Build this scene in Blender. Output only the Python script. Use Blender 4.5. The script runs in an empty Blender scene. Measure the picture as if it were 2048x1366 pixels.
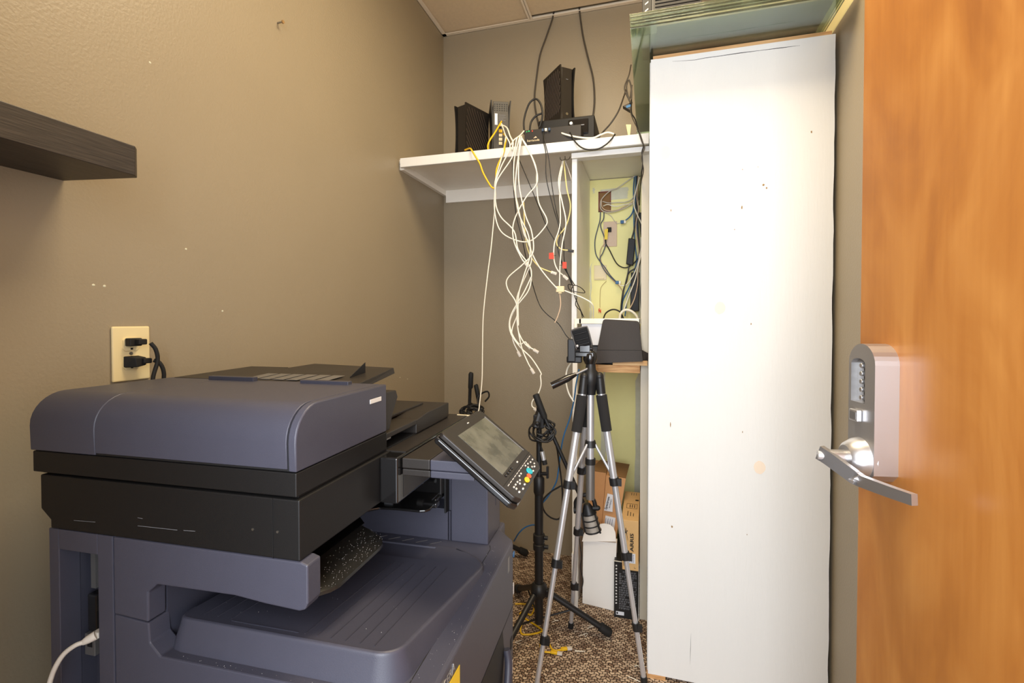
import bpy, bmesh, math, random
from mathutils import Vector, Matrix
random.seed(7)
S = bpy.context.scene
COL = S.collection
PI = math.pi

# ------------------------------------------------------------------ camera
H = 1.21
cam = bpy.data.cameras.new('camera'); cam_o = bpy.data.objects.new('camera', cam); COL.objects.link(cam_o)
cam.sensor_width = 36.0; cam.lens = 961.4 / 2048 * 36.0; cam.shift_y = -26.24 / 2048
cam.clip_start = 0.02
YAW, PITCH = 0.276869, 0.01758396
cam_o.location = (0, 0, H); cam_o.rotation_euler = (PI / 2 - PITCH, 0, YAW)
S.camera = cam_o

# ------------------------------------------------------------------ world, lights, exposure
w = bpy.data.worlds.new('world'); S.world = w; w.use_nodes = True
w.node_tree.nodes['Background'].inputs[0].default_value = (0.82, 0.90, 1.0, 1)
w.node_tree.nodes['Background'].inputs[1].default_value = 1.7


def area(name, loc, rot, sx, sy, energy, color):
    l = bpy.data.lights.new(name, 'AREA'); l.shape = 'RECTANGLE'; l.size = sx; l.size_y = sy
    l.energy = energy; l.color = color
    o = bpy.data.objects.new(name, l); COL.objects.link(o); o.location = loc; o.rotation_euler = rot
    return o


area('ceiling_lamp', (-0.10, 1.10, 2.70), (0, 0, 0), 0.60, 0.60, 17.5, (1.0, 0.82, 0.55))
area('hallway_daylight', (-0.05, -0.75, 1.55), (PI / 2 - 0.05, 0, 0), 0.9, 1.5, 28.0, (0.92, 0.95, 1.0))

S.view_settings.view_transform = 'Standard'; S.view_settings.look = 'None'
S.view_settings.gamma = 1.0; S.view_settings.use_curve_mapping = False
S.view_settings.exposure = 0.70
try:
    S.cycles.max_bounces = 10; S.cycles.transmission_bounces = 10; S.cycles.transparent_max_bounces = 16
except Exception:
    pass

# ------------------------------------------------------------------ where a sight line meets a plane of the room
_f0 = Vector((-math.sin(YAW), math.cos(YAW), 0)); _r = Vector((math.cos(YAW), math.sin(YAW), 0)); _u0 = Vector((0, 0, 1))
_f = _f0 * math.cos(PITCH) - _u0 * math.sin(PITCH); _u = _u0 * math.cos(PITCH) + _f0 * math.sin(PITCH)


def at(px, py, Y=None, X=None, Z=None):
    d = _r * ((px - 1024) / 961.4) - _u * ((py - 656.76) / 961.4) + _f
    if Y is not None: t = Y / d.y
    elif X is not None: t = X / d.x
    else: t = (Z - H) / d.z
    return Vector((0, 0, H)) + d * t


# ------------------------------------------------------------------ materials
def lin(c):
    return tuple(((x / 255) / 12.92 if x / 255 <= .04045 else ((x / 255 + .055) / 1.055) ** 2.4) for x in c) + (1,)


def mat(name, col, rough=.5, metal=0, var=0, vscale=8, bump=0, bscale=200, coat=0, spec=.5, stretch=None, col2=None):
    m = bpy.data.materials.new(name); m.use_nodes = True; nt = m.node_tree; b = nt.nodes['Principled BSDF']
    b.inputs['Base Color'].default_value = lin(col); b.inputs['Roughness'].default_value = rough
    b.inputs['Metallic'].default_value = metal; b.inputs['Specular IOR Level'].default_value = spec
    b.inputs['Coat Weight'].default_value = coat; b.inputs['Coat Roughness'].default_value = .12
    tc = nt.nodes.new('ShaderNodeTexCoord'); mp = nt.nodes.new('ShaderNodeMapping')
    nt.links.new(tc.outputs['Object'], mp.inputs['Vector'])
    if stretch: mp.inputs['Scale'].default_value = stretch
    if var or col2:
        n = nt.nodes.new('ShaderNodeTexNoise'); n.inputs['Scale'].default_value = vscale; n.inputs['Detail'].default_value = 5
        nt.links.new(mp.outputs[0], n.inputs['Vector'])
        r = nt.nodes.new('ShaderNodeValToRGB')
        a = lin(col); c2 = lin(col2) if col2 else tuple(x * (1 - var) for x in a[:3]) + (1,)
        c1 = a if col2 else tuple(min(1, x * (1 + var)) for x in a[:3]) + (1,)
        r.color_ramp.elements[0].color = c2; r.color_ramp.elements[1].color = c1
        r.color_ramp.elements[0].position = .3; r.color_ramp.elements[1].position = .7
        nt.links.new(n.outputs['Fac'], r.inputs['Fac']); nt.links.new(r.outputs['Color'], b.inputs['Base Color'])
    if bump:
        n2 = nt.nodes.new('ShaderNodeTexNoise'); n2.inputs['Scale'].default_value = bscale; n2.inputs['Detail'].default_value = 3
        nt.links.new(mp.outputs[0], n2.inputs['Vector'])
        bp = nt.nodes.new('ShaderNodeBump'); bp.inputs['Strength'].default_value = bump; bp.inputs['Distance'].default_value = .002
        nt.links.new(n2.outputs['Fac'], bp.inputs['Height']); nt.links.new(bp.outputs[0], b.inputs['Normal'])
    return m


M = {}
M['wall'] = mat('taupe_wall_paint', (154, 141, 118), .42, var=.02, vscale=3, bump=.35, bscale=160)
M['cream'] = mat('cream_wall_paint', (222, 212, 160), .6, var=.05, vscale=6)
M['yellow'] = mat('yellow_wall_paint', (244, 236, 164), .65, var=.05, vscale=5, bump=.1)
M['patch'] = mat('bare_plaster', (214, 212, 188), .8, var=.06, vscale=30)
M['ceil'] = mat('ceiling_tile', (226, 205, 172), .9, var=.03, vscale=60, bump=.4, bscale=300)
M['grid'] = mat('ceiling_grid_metal', (240, 226, 204), .5)
M['white'] = mat('white_paint', (230, 229, 225), .6, var=.015, vscale=6, bump=.3, bscale=120, stretch=(1, 1, .15))
M['trimwhite'] = mat('white_trim_paint', (246, 241, 230), .4, var=.02, vscale=10)
M['pine'] = mat('raw_pine', (226, 186, 132), .6, col2=(196, 146, 90), vscale=10, stretch=(.6, 8, 8))
M['plyedge'] = mat('plywood_edge', (222, 176, 120), .7, col2=(176, 124, 74), vscale=14, stretch=(1, 1, 12))
M['blackwood'] = mat('black_wood_veneer', (62, 54, 48), .45, col2=(34, 29, 27), vscale=16, stretch=(14, 1.2, 30), bump=.15, bscale=20)
M['body'] = mat('blue_grey_plastic', (66, 66, 78), .42, var=.02, vscale=40, bump=.12, bscale=900)
M['body2'] = mat('dark_blue_grey_plastic', (58, 58, 69), .42, bump=.12, bscale=900)
M['black'] = mat('black_plastic', (20, 19, 19), .5, bump=.1, bscale=900, spec=.35)
M['gloss'] = mat('glossy_black_plastic', (26, 25, 25), .12, coat=.4)
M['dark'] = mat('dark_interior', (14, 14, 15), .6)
M['brownblack'] = mat('brown_black_plastic', (36, 31, 27), .45, bump=.1, bscale=700)
M['matteblack'] = mat('matte_black_metal', (26, 26, 27), .45)
M['rubber'] = mat('black_rubber', (22, 22, 22), .7)
M['foam'] = mat('black_foam', (34, 33, 33), .95, bump=.3, bscale=600)
M['silver'] = mat('brushed_aluminium', (216, 217, 220), .34, metal=.65)
M['chrome'] = mat('satin_chrome', (204, 203, 204), .36, metal=.9)
M['chromed'] = mat('dark_satin_metal', (140, 138, 136), .4, metal=.7)
M['wcable'] = mat('white_cable_jacket', (246, 240, 222), .5)
M['ycable'] = mat('yellow_cable_jacket', (238, 190, 30), .45)
M['pycable'] = mat('pale_yellow_cable', (226, 208, 140), .5)
M['bcable'] = mat('black_cable_jacket', (24, 23, 22), .5)
M['dcable'] = mat('dark_grey_cable_jacket', (70, 64, 56), .5)
M['blcable'] = mat('blue_cable_jacket', (38, 98, 148), .5)
M['nvcable'] = mat('slate_blue_cable', (46, 66, 92), .5)
M['pkcable'] = mat('beige_cable_jacket', (214, 186, 156), .5)
M['gcable'] = mat('grey_white_cable', (206, 198, 186), .5)
M['ivory'] = mat('ivory_plastic', (236, 218, 168), .4)
M['beige'] = mat('beige_plastic', (226, 208, 166), .45)
M['plug'] = mat('clear_plug_plastic', (222, 212, 198), .25)
M['red'] = mat('orange_red_tag', (226, 62, 30), .5)
M['card'] = mat('brown_cardboard', (196, 146, 98), .8, var=.05, vscale=14)
M['card2'] = mat('inner_cardboard', (138, 102, 62), .85, var=.06, vscale=10)
M['card3'] = mat('tan_cardboard', (222, 180, 122), .8, var=.04, vscale=14)
M['wcard'] = mat('white_carton', (247, 243, 236), .7)
M['ink'] = mat('black_ink', (26, 22, 20), .6)
M['paper'] = mat('white_label_paper', (226, 228, 234), .6)
M['greyink'] = mat('grey_ink', (120, 120, 124), .6)
M['blueink'] = mat('blue_ink', (96, 112, 150), .6)
M['wink'] = mat('white_ink', (216, 214, 210), .6)
M['greyb'] = mat('charcoal_box', (62, 60, 58), .5)
M['bbox'] = mat('black_carton', (30, 31, 32), .4)
M['stick'] = mat('yellow_sticker', (240, 206, 40), .5)
M['green'] = mat('green_led', (40, 200, 110), .4)
M['btncyan'] = mat('cyan_button', (30, 186, 206), .35)
M['btnor'] = mat('orange_button', (236, 96, 44), .35)
M['btnye'] = mat('yellow_button', (244, 204, 30), .35)
M['tote'] = mat('white_plastic_bin', (226, 226, 228), .35)
M['folio'] = mat('brown_black_leatherette', (40, 31, 24), .6, bump=.3, bscale=500)
M['stile'] = mat('dull_cream_paint', (206, 199, 182), .5)
M['rib'] = mat('router_rib_plastic', (74, 62, 52), .5)
M['jbox'] = mat('red_brown_box', (120, 52, 40), .6)
M['mesh'] = mat('silver_grille', (176, 168, 156), .4, metal=.5, bump=.5, bscale=1200)
M['bluetape'] = mat('blue_tape', (40, 120, 180), .5)
M['screw'] = mat('screw_steel', (150, 146, 138), .3, metal=.9)
M['stain'] = mat('tan_stain', (226, 208, 178), .5)
M['knot'] = mat('knot_stain', (240, 222, 200), .5)
M['chip'] = mat('bare_wood_chip', (150, 118, 74), .8)


def carpet_mat():
    m = bpy.data.materials.new('brown_loop_carpet'); m.use_nodes = True; nt = m.node_tree; b = nt.nodes['Principled BSDF']
    N = nt.nodes.new; Lk = nt.links.new
    b.inputs['Roughness'].default_value = .95; b.inputs['Specular IOR Level'].default_value = .1
    tc = N('ShaderNodeTexCoord'); mp = N('ShaderNodeMapping'); mp.inputs['Scale'].default_value = (58, 68, 1)
    mp.inputs['Rotation'].default_value = (0, 0, .06)
    Lk(tc.outputs['Object'], mp.inputs['Vector'])
    sx = N('ShaderNodeSeparateXYZ'); Lk(mp.outputs[0], sx.inputs[0])
    def mth(op, a, b2):
        n = N('ShaderNodeMath'); n.operation = op
        for k, v in ((0, a), (1, b2)):
            if isinstance(v, (int, float)): n.inputs[k].default_value = v
            elif v is not None: Lk(v, n.inputs[k])
        return n.outputs[0]
    nz = N('ShaderNodeTexNoise'); nz.inputs['Scale'].default_value = .5; Lk(mp.outputs[0], nz.inputs['Vector'])
    wob = mth('MULTIPLY', nz.outputs['Fac'], .9)
    zig = mth('MULTIPLY', mth('PINGPONG', sx.outputs[0], 1.0), .55)
    y2 = mth('ADD', mth('ADD', sx.outputs[1], zig), wob)
    cx = N('ShaderNodeCombineXYZ'); Lk(mth('ADD', sx.outputs[0], wob), cx.inputs[0]); Lk(y2, cx.inputs[1])
    br = N('ShaderNodeTexBrick'); br.offset = .5; br.inputs['Scale'].default_value = 1
    br.inputs['Brick Width'].default_value = 1.0; br.inputs['Row Height'].default_value = .8; br.inputs['Mortar Size'].default_value = .14
    br.inputs['Mortar Smooth'].default_value = 1.0; br.inputs['Bias'].default_value = .1
    br.inputs['Color1'].default_value = lin((112, 86, 70)); br.inputs['Color2'].default_value = lin((208, 184, 158)); br.inputs['Mortar'].default_value = lin((34, 23, 18))
    Lk(cx.outputs[0], br.inputs['Vector'])
    Lk(br.outputs['Color'], b.inputs['Base Color'])
    inv = mth('SUBTRACT', 1.0, br.outputs['Fac'])
    bp = N('ShaderNodeBump'); bp.inputs['Strength'].default_value = .8; bp.inputs['Distance'].default_value = .004
    Lk(inv, bp.inputs['Height']); Lk(bp.outputs[0], b.inputs['Normal'])
    return m


def door_mat():
    m = bpy.data.materials.new('maple_door_veneer'); m.use_nodes = True; nt = m.node_tree; b = nt.nodes['Principled BSDF']
    N = nt.nodes.new; Lk = nt.links.new
    b.inputs['Roughness'].default_value = .38; b.inputs['Coat Weight'].default_value = .25; b.inputs['Coat Roughness'].default_value = .3
    tc = N('ShaderNodeTexCoord'); mp = N('ShaderNodeMapping'); mp.inputs['Scale'].default_value = (4.5, 4.5, 1.6)
    Lk(tc.outputs['Object'], mp.inputs['Vector'])
    n1 = N('ShaderNodeTexNoise'); n1.inputs['Scale'].default_value = 1.7; n1.inputs['Detail'].default_value = 6; n1.inputs['Distortion'].default_value = 1.7
    Lk(mp.outputs[0], n1.inputs['Vector'])
    mp2 = N('ShaderNodeMapping'); mp2.inputs['Scale'].default_value = (60, 60, 3); Lk(tc.outputs['Object'], mp2.inputs['Vector'])
    n2 = N('ShaderNodeTexNoise'); n2.inputs['Scale'].default_value = 1.5; n2.inputs['Detail'].default_value = 4; Lk(mp2.outputs[0], n2.inputs['Vector'])
    ad = N('ShaderNodeMix'); ad.data_type = 'FLOAT'; ad.inputs['Factor'].default_value = .22
    Lk(n1.outputs['Fac'], ad.inputs[2]); Lk(n2.outputs['Fac'], ad.inputs[3])
    cr = N('ShaderNodeValToRGB'); e = cr.color_ramp.elements
    e[0].position = .3; e[0].color = lin((160, 98, 42)); e[1].position = .72; e[1].color = lin((196, 134, 66))
    x = e.new(.48); x.color = lin((178, 114, 50))
    Lk(ad.outputs[0], cr.inputs['Fac']); Lk(cr.outputs[0], b.inputs['Base Color'])
    return m


def glass_mat():
    m = bpy.data.materials.new('green_sheet_glass'); m.use_nodes = True; nt = m.node_tree; b = nt.nodes['Principled BSDF']
    b.inputs['Base Color'].default_value = (.895, .965, .90, 1); b.inputs['Roughness'].default_value = .02
    b.inputs['Transmission Weight'].default_value = 1.0; b.inputs['IOR'].default_value = 1.5
    d = nt.nodes.new('ShaderNodeBsdfDiffuse'); d.inputs['Color'].default_value = (.74, .80, .58, 1)
    tr_ = nt.nodes.new('ShaderNodeBsdfTranslucent'); tr_.inputs['Color'].default_value = (.74, .80, .58, 1)
    m0 = nt.nodes.new('ShaderNodeMixShader'); nt.links.new(d.outputs[0], m0.inputs[1]); nt.links.new(tr_.outputs[0], m0.inputs[2])
    tc = nt.nodes.new('ShaderNodeTexCoord'); nz = nt.nodes.new('ShaderNodeTexNoise'); nz.inputs['Scale'].default_value = 9; nz.inputs['Detail'].default_value = 4
    nt.links.new(tc.outputs['Object'], nz.inputs['Vector'])
    mr = nt.nodes.new('ShaderNodeMapRange'); mr.inputs['From Min'].default_value = .3; mr.inputs['From Max'].default_value = .7
    mr.inputs['To Min'].default_value = .02; mr.inputs['To Max'].default_value = .10; nt.links.new(nz.outputs['Fac'], mr.inputs['Value'])
    m1_ = nt.nodes.new('ShaderNodeMixShader'); nt.links.new(mr.outputs[0], m1_.inputs[0]); nt.links.new(b.outputs[0], m1_.inputs[1]); nt.links.new(m0.outputs[0], m1_.inputs[2])
    nt.links.new(m1_.outputs[0], nt.nodes['Material Output'].inputs['Surface'])
    return m


def screen_mat():
    m = bpy.data.materials.new('smudged_screen'); m.use_nodes = True; nt = m.node_tree; b = nt.nodes['Principled BSDF']
    tc = nt.nodes.new('ShaderNodeTexCoord'); n = nt.nodes.new('ShaderNodeTexNoise'); n.inputs['Scale'].default_value = 22
    n.inputs['Detail'].default_value = 6; nt.links.new(tc.outputs['Object'], n.inputs['Vector'])
    r = nt.nodes.new('ShaderNodeValToRGB'); r.color_ramp.elements[0].position = .35; r.color_ramp.elements[1].position = .75
    r.color_ramp.elements[0].color = lin((74, 76, 70)); r.color_ramp.elements[1].color = lin((128, 128, 116))
    nt.links.new(n.outputs['Fac'], r.inputs['Fac']); nt.links.new(r.outputs[0], b.inputs['Base Color'])
    r2 = nt.nodes.new('ShaderNodeMapRange'); r2.inputs['To Min'].default_value = .12; r2.inputs['To Max'].default_value = .45
    nt.links.new(n.outputs['Fac'], r2.inputs['Value']); nt.links.new(r2.outputs[0], b.inputs['Roughness'])
    return m


M['carpet'] = carpet_mat(); M['door'] = door_mat(); M['glass'] = glass_mat(); M['screen'] = screen_mat()
M['matteg'] = mat('stained_tray', (34, 33, 31), .28, var=.2, vscale=120)


# ------------------------------------------------------------------ mesh building
class MB:
    def __init__(s, T=None): s.v = []; s.f = []; s.T = T or Matrix()

    def add(s, vs, fs):
        k = len(s.v); s.v += [s.T @ Vector(p) for p in vs]; s.f += [[i + k for i in f] for f in fs]; return s

    def box(s, a, b, c=0):
        x0, y0, z0 = a; x1, y1, z1 = b
        if x0 > x1: x0, x1 = x1, x0
        if y0 > y1: y0, y1 = y1, y0
        if z0 > z1: z0, z1 = z1, z0
        return s.add([(x0, y0, z0), (x1, y0, z0), (x1, y1, z0), (x0, y1, z0), (x0, y0, z1), (x1, y0, z1), (x1, y1, z1), (x0, y1, z1)],
                     [(0, 3, 2, 1), (4, 5, 6, 7), (0, 1, 5, 4), (1, 2, 6, 5), (2, 3, 7, 6), (3, 0, 4, 7)])

    def prism(s, poly, lo, hi, ax='z'):
        def q(p, h):
            return {'z': (p[0], p[1], h), 'y': (p[0], h, p[1]), 'x': (h, p[0], p[1])}[ax]
        n = len(poly)
        area_ = sum(poly[i][0] * poly[(i + 1) % n][1] - poly[(i + 1) % n][0] * poly[i][1] for i in range(n))
        if (area_ < 0) != (ax == 'y'): poly = poly[::-1]
        vs = [q(p, lo) for p in poly] + [q(p, hi) for p in poly]
        fs = [tuple(range(n - 1, -1, -1)), tuple(range(n, 2 * n))] + [(i, (i + 1) % n, n + (i + 1) % n, n + i) for i in range(n)]
        return s.add(vs, fs)

    def hull8(s, a, b):  # two quads (lists of 4), first seen clockwise from outside
        vs = list(a) + list(b)
        return s.add(vs, [(3, 2, 1, 0), (4, 5, 6, 7), (0, 1, 5, 4), (1, 2, 6, 5), (2, 3, 7, 6), (3, 0, 4, 7)])

    def ring(s, pts, rads, n=10, cap=True, flat=1.0):
        pts = [Vector(p) for p in pts]; k = len(pts)
        if not hasattr(rads, '__len__'): rads = [rads] * k
        up = None; vs = []
        for i in range(k):
            t = (pts[min(i + 1, k - 1)] - pts[max(i - 1, 0)])
            if t.length < 1e-9: t = Vector((0, 0, 1))
            t.normalize()
            if up is None:
                up = Vector((0, 0, 1)) if abs(t.z) < .9 else Vector((0, 1, 0))
            a = t.cross(up)
            if a.length < 1e-6: a = t.cross(Vector((1, 0, 0)))
            a.normalize(); bb = a.cross(t).normalized(); up = bb
            for j in range(n):
                th = 2 * PI * j / n
                vs.append(pts[i] + (a * math.cos(th) * rads[i] + bb * math.sin(th) * rads[i] * flat))
        fs = [(i * n + j, i * n + (j + 1) % n, (i + 1) * n + (j + 1) % n, (i + 1) * n + j) for i in range(k - 1) for j in range(n)]
        fs = [f[::-1] for f in fs]
        if cap: fs += [tuple(range(n)), tuple(range(k * n - 1, (k - 1) * n - 1, -1))]
        return s.add(vs, fs)

    def cyl(s, a, b, r0, r1=None, n=20):
        return s.ring([a, b], [r0, r0 if r1 is None else r1], n)

    def curve(s, pts, r, n=8, sub=6):
        return s.ring(spline(pts, sub), r, n)

    def ball(s, c, r, nu=14, nv=8, sc=(1, 1, 1)):
        c = Vector(c); vs = [c + Vector((0, 0, r * sc[2]))]; fs = []
        for i in range(1, nv):
            for j in range(nu):
                a = PI * i / nv; b = 2 * PI * j / nu
                vs.append(c + Vector((r * math.sin(a) * math.cos(b) * sc[0], r * math.sin(a) * math.sin(b) * sc[1], r * math.cos(a) * sc[2])))
        vs.append(c - Vector((0, 0, r * sc[2])))
        for j in range(nu): fs.append((0, 1 + j, 1 + (j + 1) % nu))
        for i in range(nv - 2):
            for j in range(nu):
                p = 1 + i * nu; fs.append((p + j, p + nu + j, p + nu + (j + 1) % nu, p + (j + 1) % nu))
        p = 1 + (nv - 2) * nu
        for j in range(nu): fs.append((p + j, len(vs) - 1, p + (j + 1) % nu))
        return s.add(vs, fs)

    def build(s, name, m, parent=None, bevel=0, smooth=None, label=None, cat=None, group=None, kind=None, seg=2, world=False):
        me = bpy.data.meshes.new(name); vs = s.v
        o = bpy.data.objects.new(name, me)
        if parent is None:
            xs = [v.x for v in vs]; ys = [v.y for v in vs]; zs = [v.z for v in vs]
            c = Vector(((min(xs) + max(xs)) / 2, (min(ys) + max(ys)) / 2, min(zs)))
            vs = [v - c for v in vs]; o.location = c; WM[name_of(o)] = Matrix.Translation(c); o['_k'] = 1
            WMO[o] = Matrix.Translation(c)
        else:
            W = WMO[parent]; WMO[o] = W
            if world: Wi = W.inverted(); vs = [Wi @ v for v in vs]
        me.from_pydata([tuple(v) for v in vs], [], s.f); me.update()
        me.materials.append(M[m] if isinstance(m, str) else m)
        COL.objects.link(o)
        if parent is not None: o.parent = parent
        if smooth:
            me.polygons.foreach_set('use_smooth', [True] * len(me.polygons)); me.set_sharp_from_angle(angle=math.radians(smooth))
        if bevel:
            b = o.modifiers.new('bevel', 'BEVEL'); b.width = bevel; b.segments = seg; b.limit_method = 'ANGLE'; b.angle_limit = math.radians(35)
            b.use_clamp_overlap = True
        tag(o, label, cat, group, kind)
        return o


WM = {}; WMO = {}


def name_of(o): return o.name


def tag(o, label=None, cat=None, group=None, kind=None):
    if '_k' in o: del o['_k']
    if label: o['label'] = label
    if cat: o['category'] = cat
    if group: o['group'] = group
    if kind: o['kind'] = kind
    return o


def thing(name, label, cat, loc, rz=0, group=None, kind=None):
    o = bpy.data.objects.new(name, None); COL.objects.link(o); o.empty_display_size = .05
    o.location = loc; o.rotation_euler = (0, 0, rz)
    WMO[o] = Matrix.Translation(Vector(loc)) @ Matrix.Rotation(rz, 4, 'Z')
    return tag(o, label, cat, group, kind)


def spline(pts, sub=6):
    P = [Vector(p) for p in pts]
    if len(P) < 3: return P
    P = [P[0] * 2 - P[1]] + P + [P[-1] * 2 - P[-2]]; out = []
    for i in range(1, len(P) - 2):
        a, b, c, d = P[i - 1:i + 3]
        for k in range(sub):
            t = k / sub
            out.append(.5 * ((2 * b) + (c - a) * t + (2 * a - 5 * b + 4 * c - d) * t * t + (3 * b - a - 3 * c + d) * t ** 3))
    out.append(P[-2]); return out


def frame(o, x, y, z=None):
    x = Vector(x).normalized(); y = Vector(y).normalized(); z = x.cross(y).normalized() if z is None else Vector(z).normalized()
    m = Matrix((x, y, z)).transposed().to_4x4(); m.translation = Vector(o); return m


def text(body, size, T, m, parent, name='lettering', ext=.0003, world=True, bold=0, sx=1, label=None):
    c = bpy.data.curves.new('t', 'FONT'); c.body = body; c.size = size; c.extrude = ext; c.offset = bold; c.align_x = 'CENTER'; c.align_y = 'CENTER'
    c.resolution_u = 2
    o = bpy.data.objects.new('t', c); COL.objects.link(o); bpy.context.view_layer.update()
    dg = bpy.context.evaluated_depsgraph_get(); me = bpy.data.meshes.new_from_object(o.evaluated_get(dg))
    bpy.data.objects.remove(o); bpy.data.curves.remove(c)
    mb = MB(T); mb.add([(v.co.x * sx, v.co.y, v.co.z) for v in me.vertices], [list(p.vertices) for p in me.polygons])
    bpy.data.meshes.remove(me)
    return mb.build(name, m, parent, world=world, label=label)


def cable(name, label, pts, r, m, cat='cable', group=None, parent=None, n=8, sub=6):
    mb = MB(); mb.curve(pts, r, n, sub)
    return mb.build(name, m, parent, smooth=60, label=label, cat=None if parent else cat, group=group, world=parent is not None)


def px(lst, Y):
    out = []
    for q in lst: out.append(at(q[0], q[1], Y=q[2] if len(q) > 2 else Y))
    return out


def plugend(parent, pts, m='plug', L=.022, wd=.011, name='plug', back=.0):
    a = Vector(pts[-1]); d = (Vector(pts[-1]) - Vector(pts[-2])).normalized()
    sidev = d.cross(Vector((0, 1, 0)))
    if sidev.length < .1: sidev = Vector((1, 0, 0))
    T = frame(a, d, sidev.normalized())
    mb = MB(T); mb.box((-.002, -wd / 2, -.004), (L, wd / 2, .004)); mb.box((.004, -.002, .004), (L - .004, .002, .0065))
    return mb.build(name, m, parent, bevel=.0008, world=True)


# ================================================================== THE ROOM
XL, XR, YB, ZC = -1.078, .548, 2.433, 2.745
b = MB(); b.box((XL - .1, -1.6, -.05), (1.3, YB + .1, 0)); b.build('floor', 'carpet', kind='structure')
b = MB(); b.box((XL - .1, -.1, 0), (XL, YB + .1, ZC + .1)); wl = b.build('wall_left', 'wall', kind='structure')
b = MB(); b.box((XL, YB, 0), (XR + .1, YB + .1, ZC + .1)); wb = b.build('wall_back', 'wall', kind='structure')
b = MB(); b.box((XR, .0, 0), (XR + .1, YB, 2.105)); b.build('wall_right', 'wall', kind='structure')
b = MB(); b.box((XR, .0, 2.105), (XR + .1, YB, ZC + .1)); b.build('wall_right_top', 'cream', kind='structure')
b = MB(); b.box((XL, -.10, 0), (-.46, 0, ZC + .1)); b.box((-.46, -.10, 2.2), (XR, 0, ZC + .1)); b.box((XR, -.1, 0), (XR + .1, 0, ZC + .1))
b.build('wall_front', 'wall', kind='structure')
# alcove lining: yellow wall between the white partition and the cabinet
b = MB(); b.box((-.285, YB - .006, 0), (.0, YB, 1.905)); al = b.build('wall_alcove', 'yellow', kind='structure')
b = MB()
for (x0, z0, x1, z1) in [(-.225, .0, -.205, .98), (-.06, .0, -.035, .98), (-.235, 1.80, -.10, 1.86), (-.285, 1.2, -.275, 1.5), (-.05, 1.2, -.03, 1.62), (-.27, 1.84, -.262, 1.87)]:
    n = 14; pts = []
    for i in range(n):
        t = i / n; pts.append((x0 + (random.random() - .5) * .008, z0 + (z1 - z0) * t))
    for i in range(n):
        t = 1 - i / n; pts.append((x1 + (random.random() - .5) * .008, z0 + (z1 - z0) * t))
    b.prism(pts, YB - .0068, YB - .006, 'y')
b.build('bare_plaster_patch', 'patch', al, world=True)
# bits on the left wall
nl = thing('wall_screw', 'small brass screw sticking out high on the left wall', 'screw', at(555, 46, X=XL))
p = at(555, 46, X=XL)
MB().cyl(p, p + Vector((.018, 0, 0)), .0025, n=8).build('shank', 'screw', nl, world=True)
MB().cyl(p + Vector((.018, 0, 0)), p + Vector((.022, 0, 0)), .005, n=10).build('screw_head', 'chip', nl, world=True)
for q in [(187, 570), (209, 572), (372, 498), (300, 125), (445, 622), (800, 755), (815, 758)]:
    c = at(*q, X=XL); MB().ball(c, .003, 8, 5, (.3, 1, .8)).build('nail_hole', 'patch', wl, world=True)

# ceiling
b = MB(); b.box((XL - .1, -.1, ZC + .06), (XR + .1, YB + .1, ZC + .09)); ce = b.build('ceiling', 'dark', kind='structure')
TX = -.588
b = MB(); b.box((XL, 0, ZC), (XL + .022, YB, ZC + .003)); b.box((XL, YB - .022, ZC), (XR, YB, ZC + .003))
b.box((XL, 0, ZC), (XL + .002, YB, ZC + .022)); b.box((XL, YB - .002, ZC), (XR, YB, ZC + .022))
b.box((XR - .022, 0, ZC), (XR, YB, ZC + .003)); b.build('wall_angle', 'grid', ce, world=True)
for x in (TX, .02):
    b = MB(); b.box((x - .012, 0, ZC), (x + .012, YB - .022, ZC + .003)); b.box((x - .001, 0, ZC), (x + .001, YB - .022, ZC + .03)); b.build('grid_bar', 'grid', ce, world=True)
for y in (1.22, .0):
    b = MB(); b.box((XL + .02, y - .012, ZC), (XR - .02, y + .012, ZC + .003)); b.build('grid_bar', 'grid', ce, world=True)
for (x0, x1) in ((XL + .003, TX - .002), (TX + .002, .018), (.022, XR - .003)):
    for (y0, y1) in ((.012, 1.218), (1.222, YB - .006)):
        up = .012 if x0 < TX else .014
        yy = y1 if x0 < TX or y1 < 2 else y1 - .022
        b = MB(); b.box((x0, y0, ZC + up), (x1, yy, ZC + up + .015)); b.build('ceiling_tile', 'ceil', ce, world=True)
# hallway behind the camera
b = MB(); b.box((-1.3, -1.6, ZC), (1.3, -.1, ZC + .05)); b.build('ceiling_hall', 'ceil', kind='structure')

# ================================================================== DOOR
DE = Vector((.370, 1.013, 0)); da = math.radians(10)
TD = frame(DE, (math.sin(da), -math.cos(da), 0), (-math.cos(da), -math.sin(da), 0))   # x along the door, y out of its face (up is -z)
dd_ = Vector((math.sin(da), -math.cos(da), 0)); dn = Vector((-math.cos(da), -math.sin(da), 0))
TD = Matrix(((dd_.x, dn.x, 0, DE.x), (dd_.y, dn.y, 0, DE.y), (0, 0, 1, 0), (0, 0, 0, 1)))
b = MB(TD); b.box((0, -.044, .012), (.90, 0, 2.13)); dr = b.build('door_1', 'door', kind='structure', bevel=.001)
# lock housing: rounded top, bevelled face
def arch(s0, s1, z0, zt, r):
    pts = [(s0, z0 + .012), (s0 + .012, z0), (s1 - .012, z0), (s1, z0 + .012), (s1, zt - r)]
    c = (s0 + s1) / 2; hw = (s1 - s0) / 2
    for i in range(1, 12):
        a = PI * i / 12; pts.append((c + hw * math.cos(a), zt - r + r * math.sin(a)))
    pts.append((s0, zt - r)); return pts
b = MB(TD)
out = arch(.036, .101, .948, 1.167, .032)
b.prism(out, 0, .026, 'y')
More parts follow.
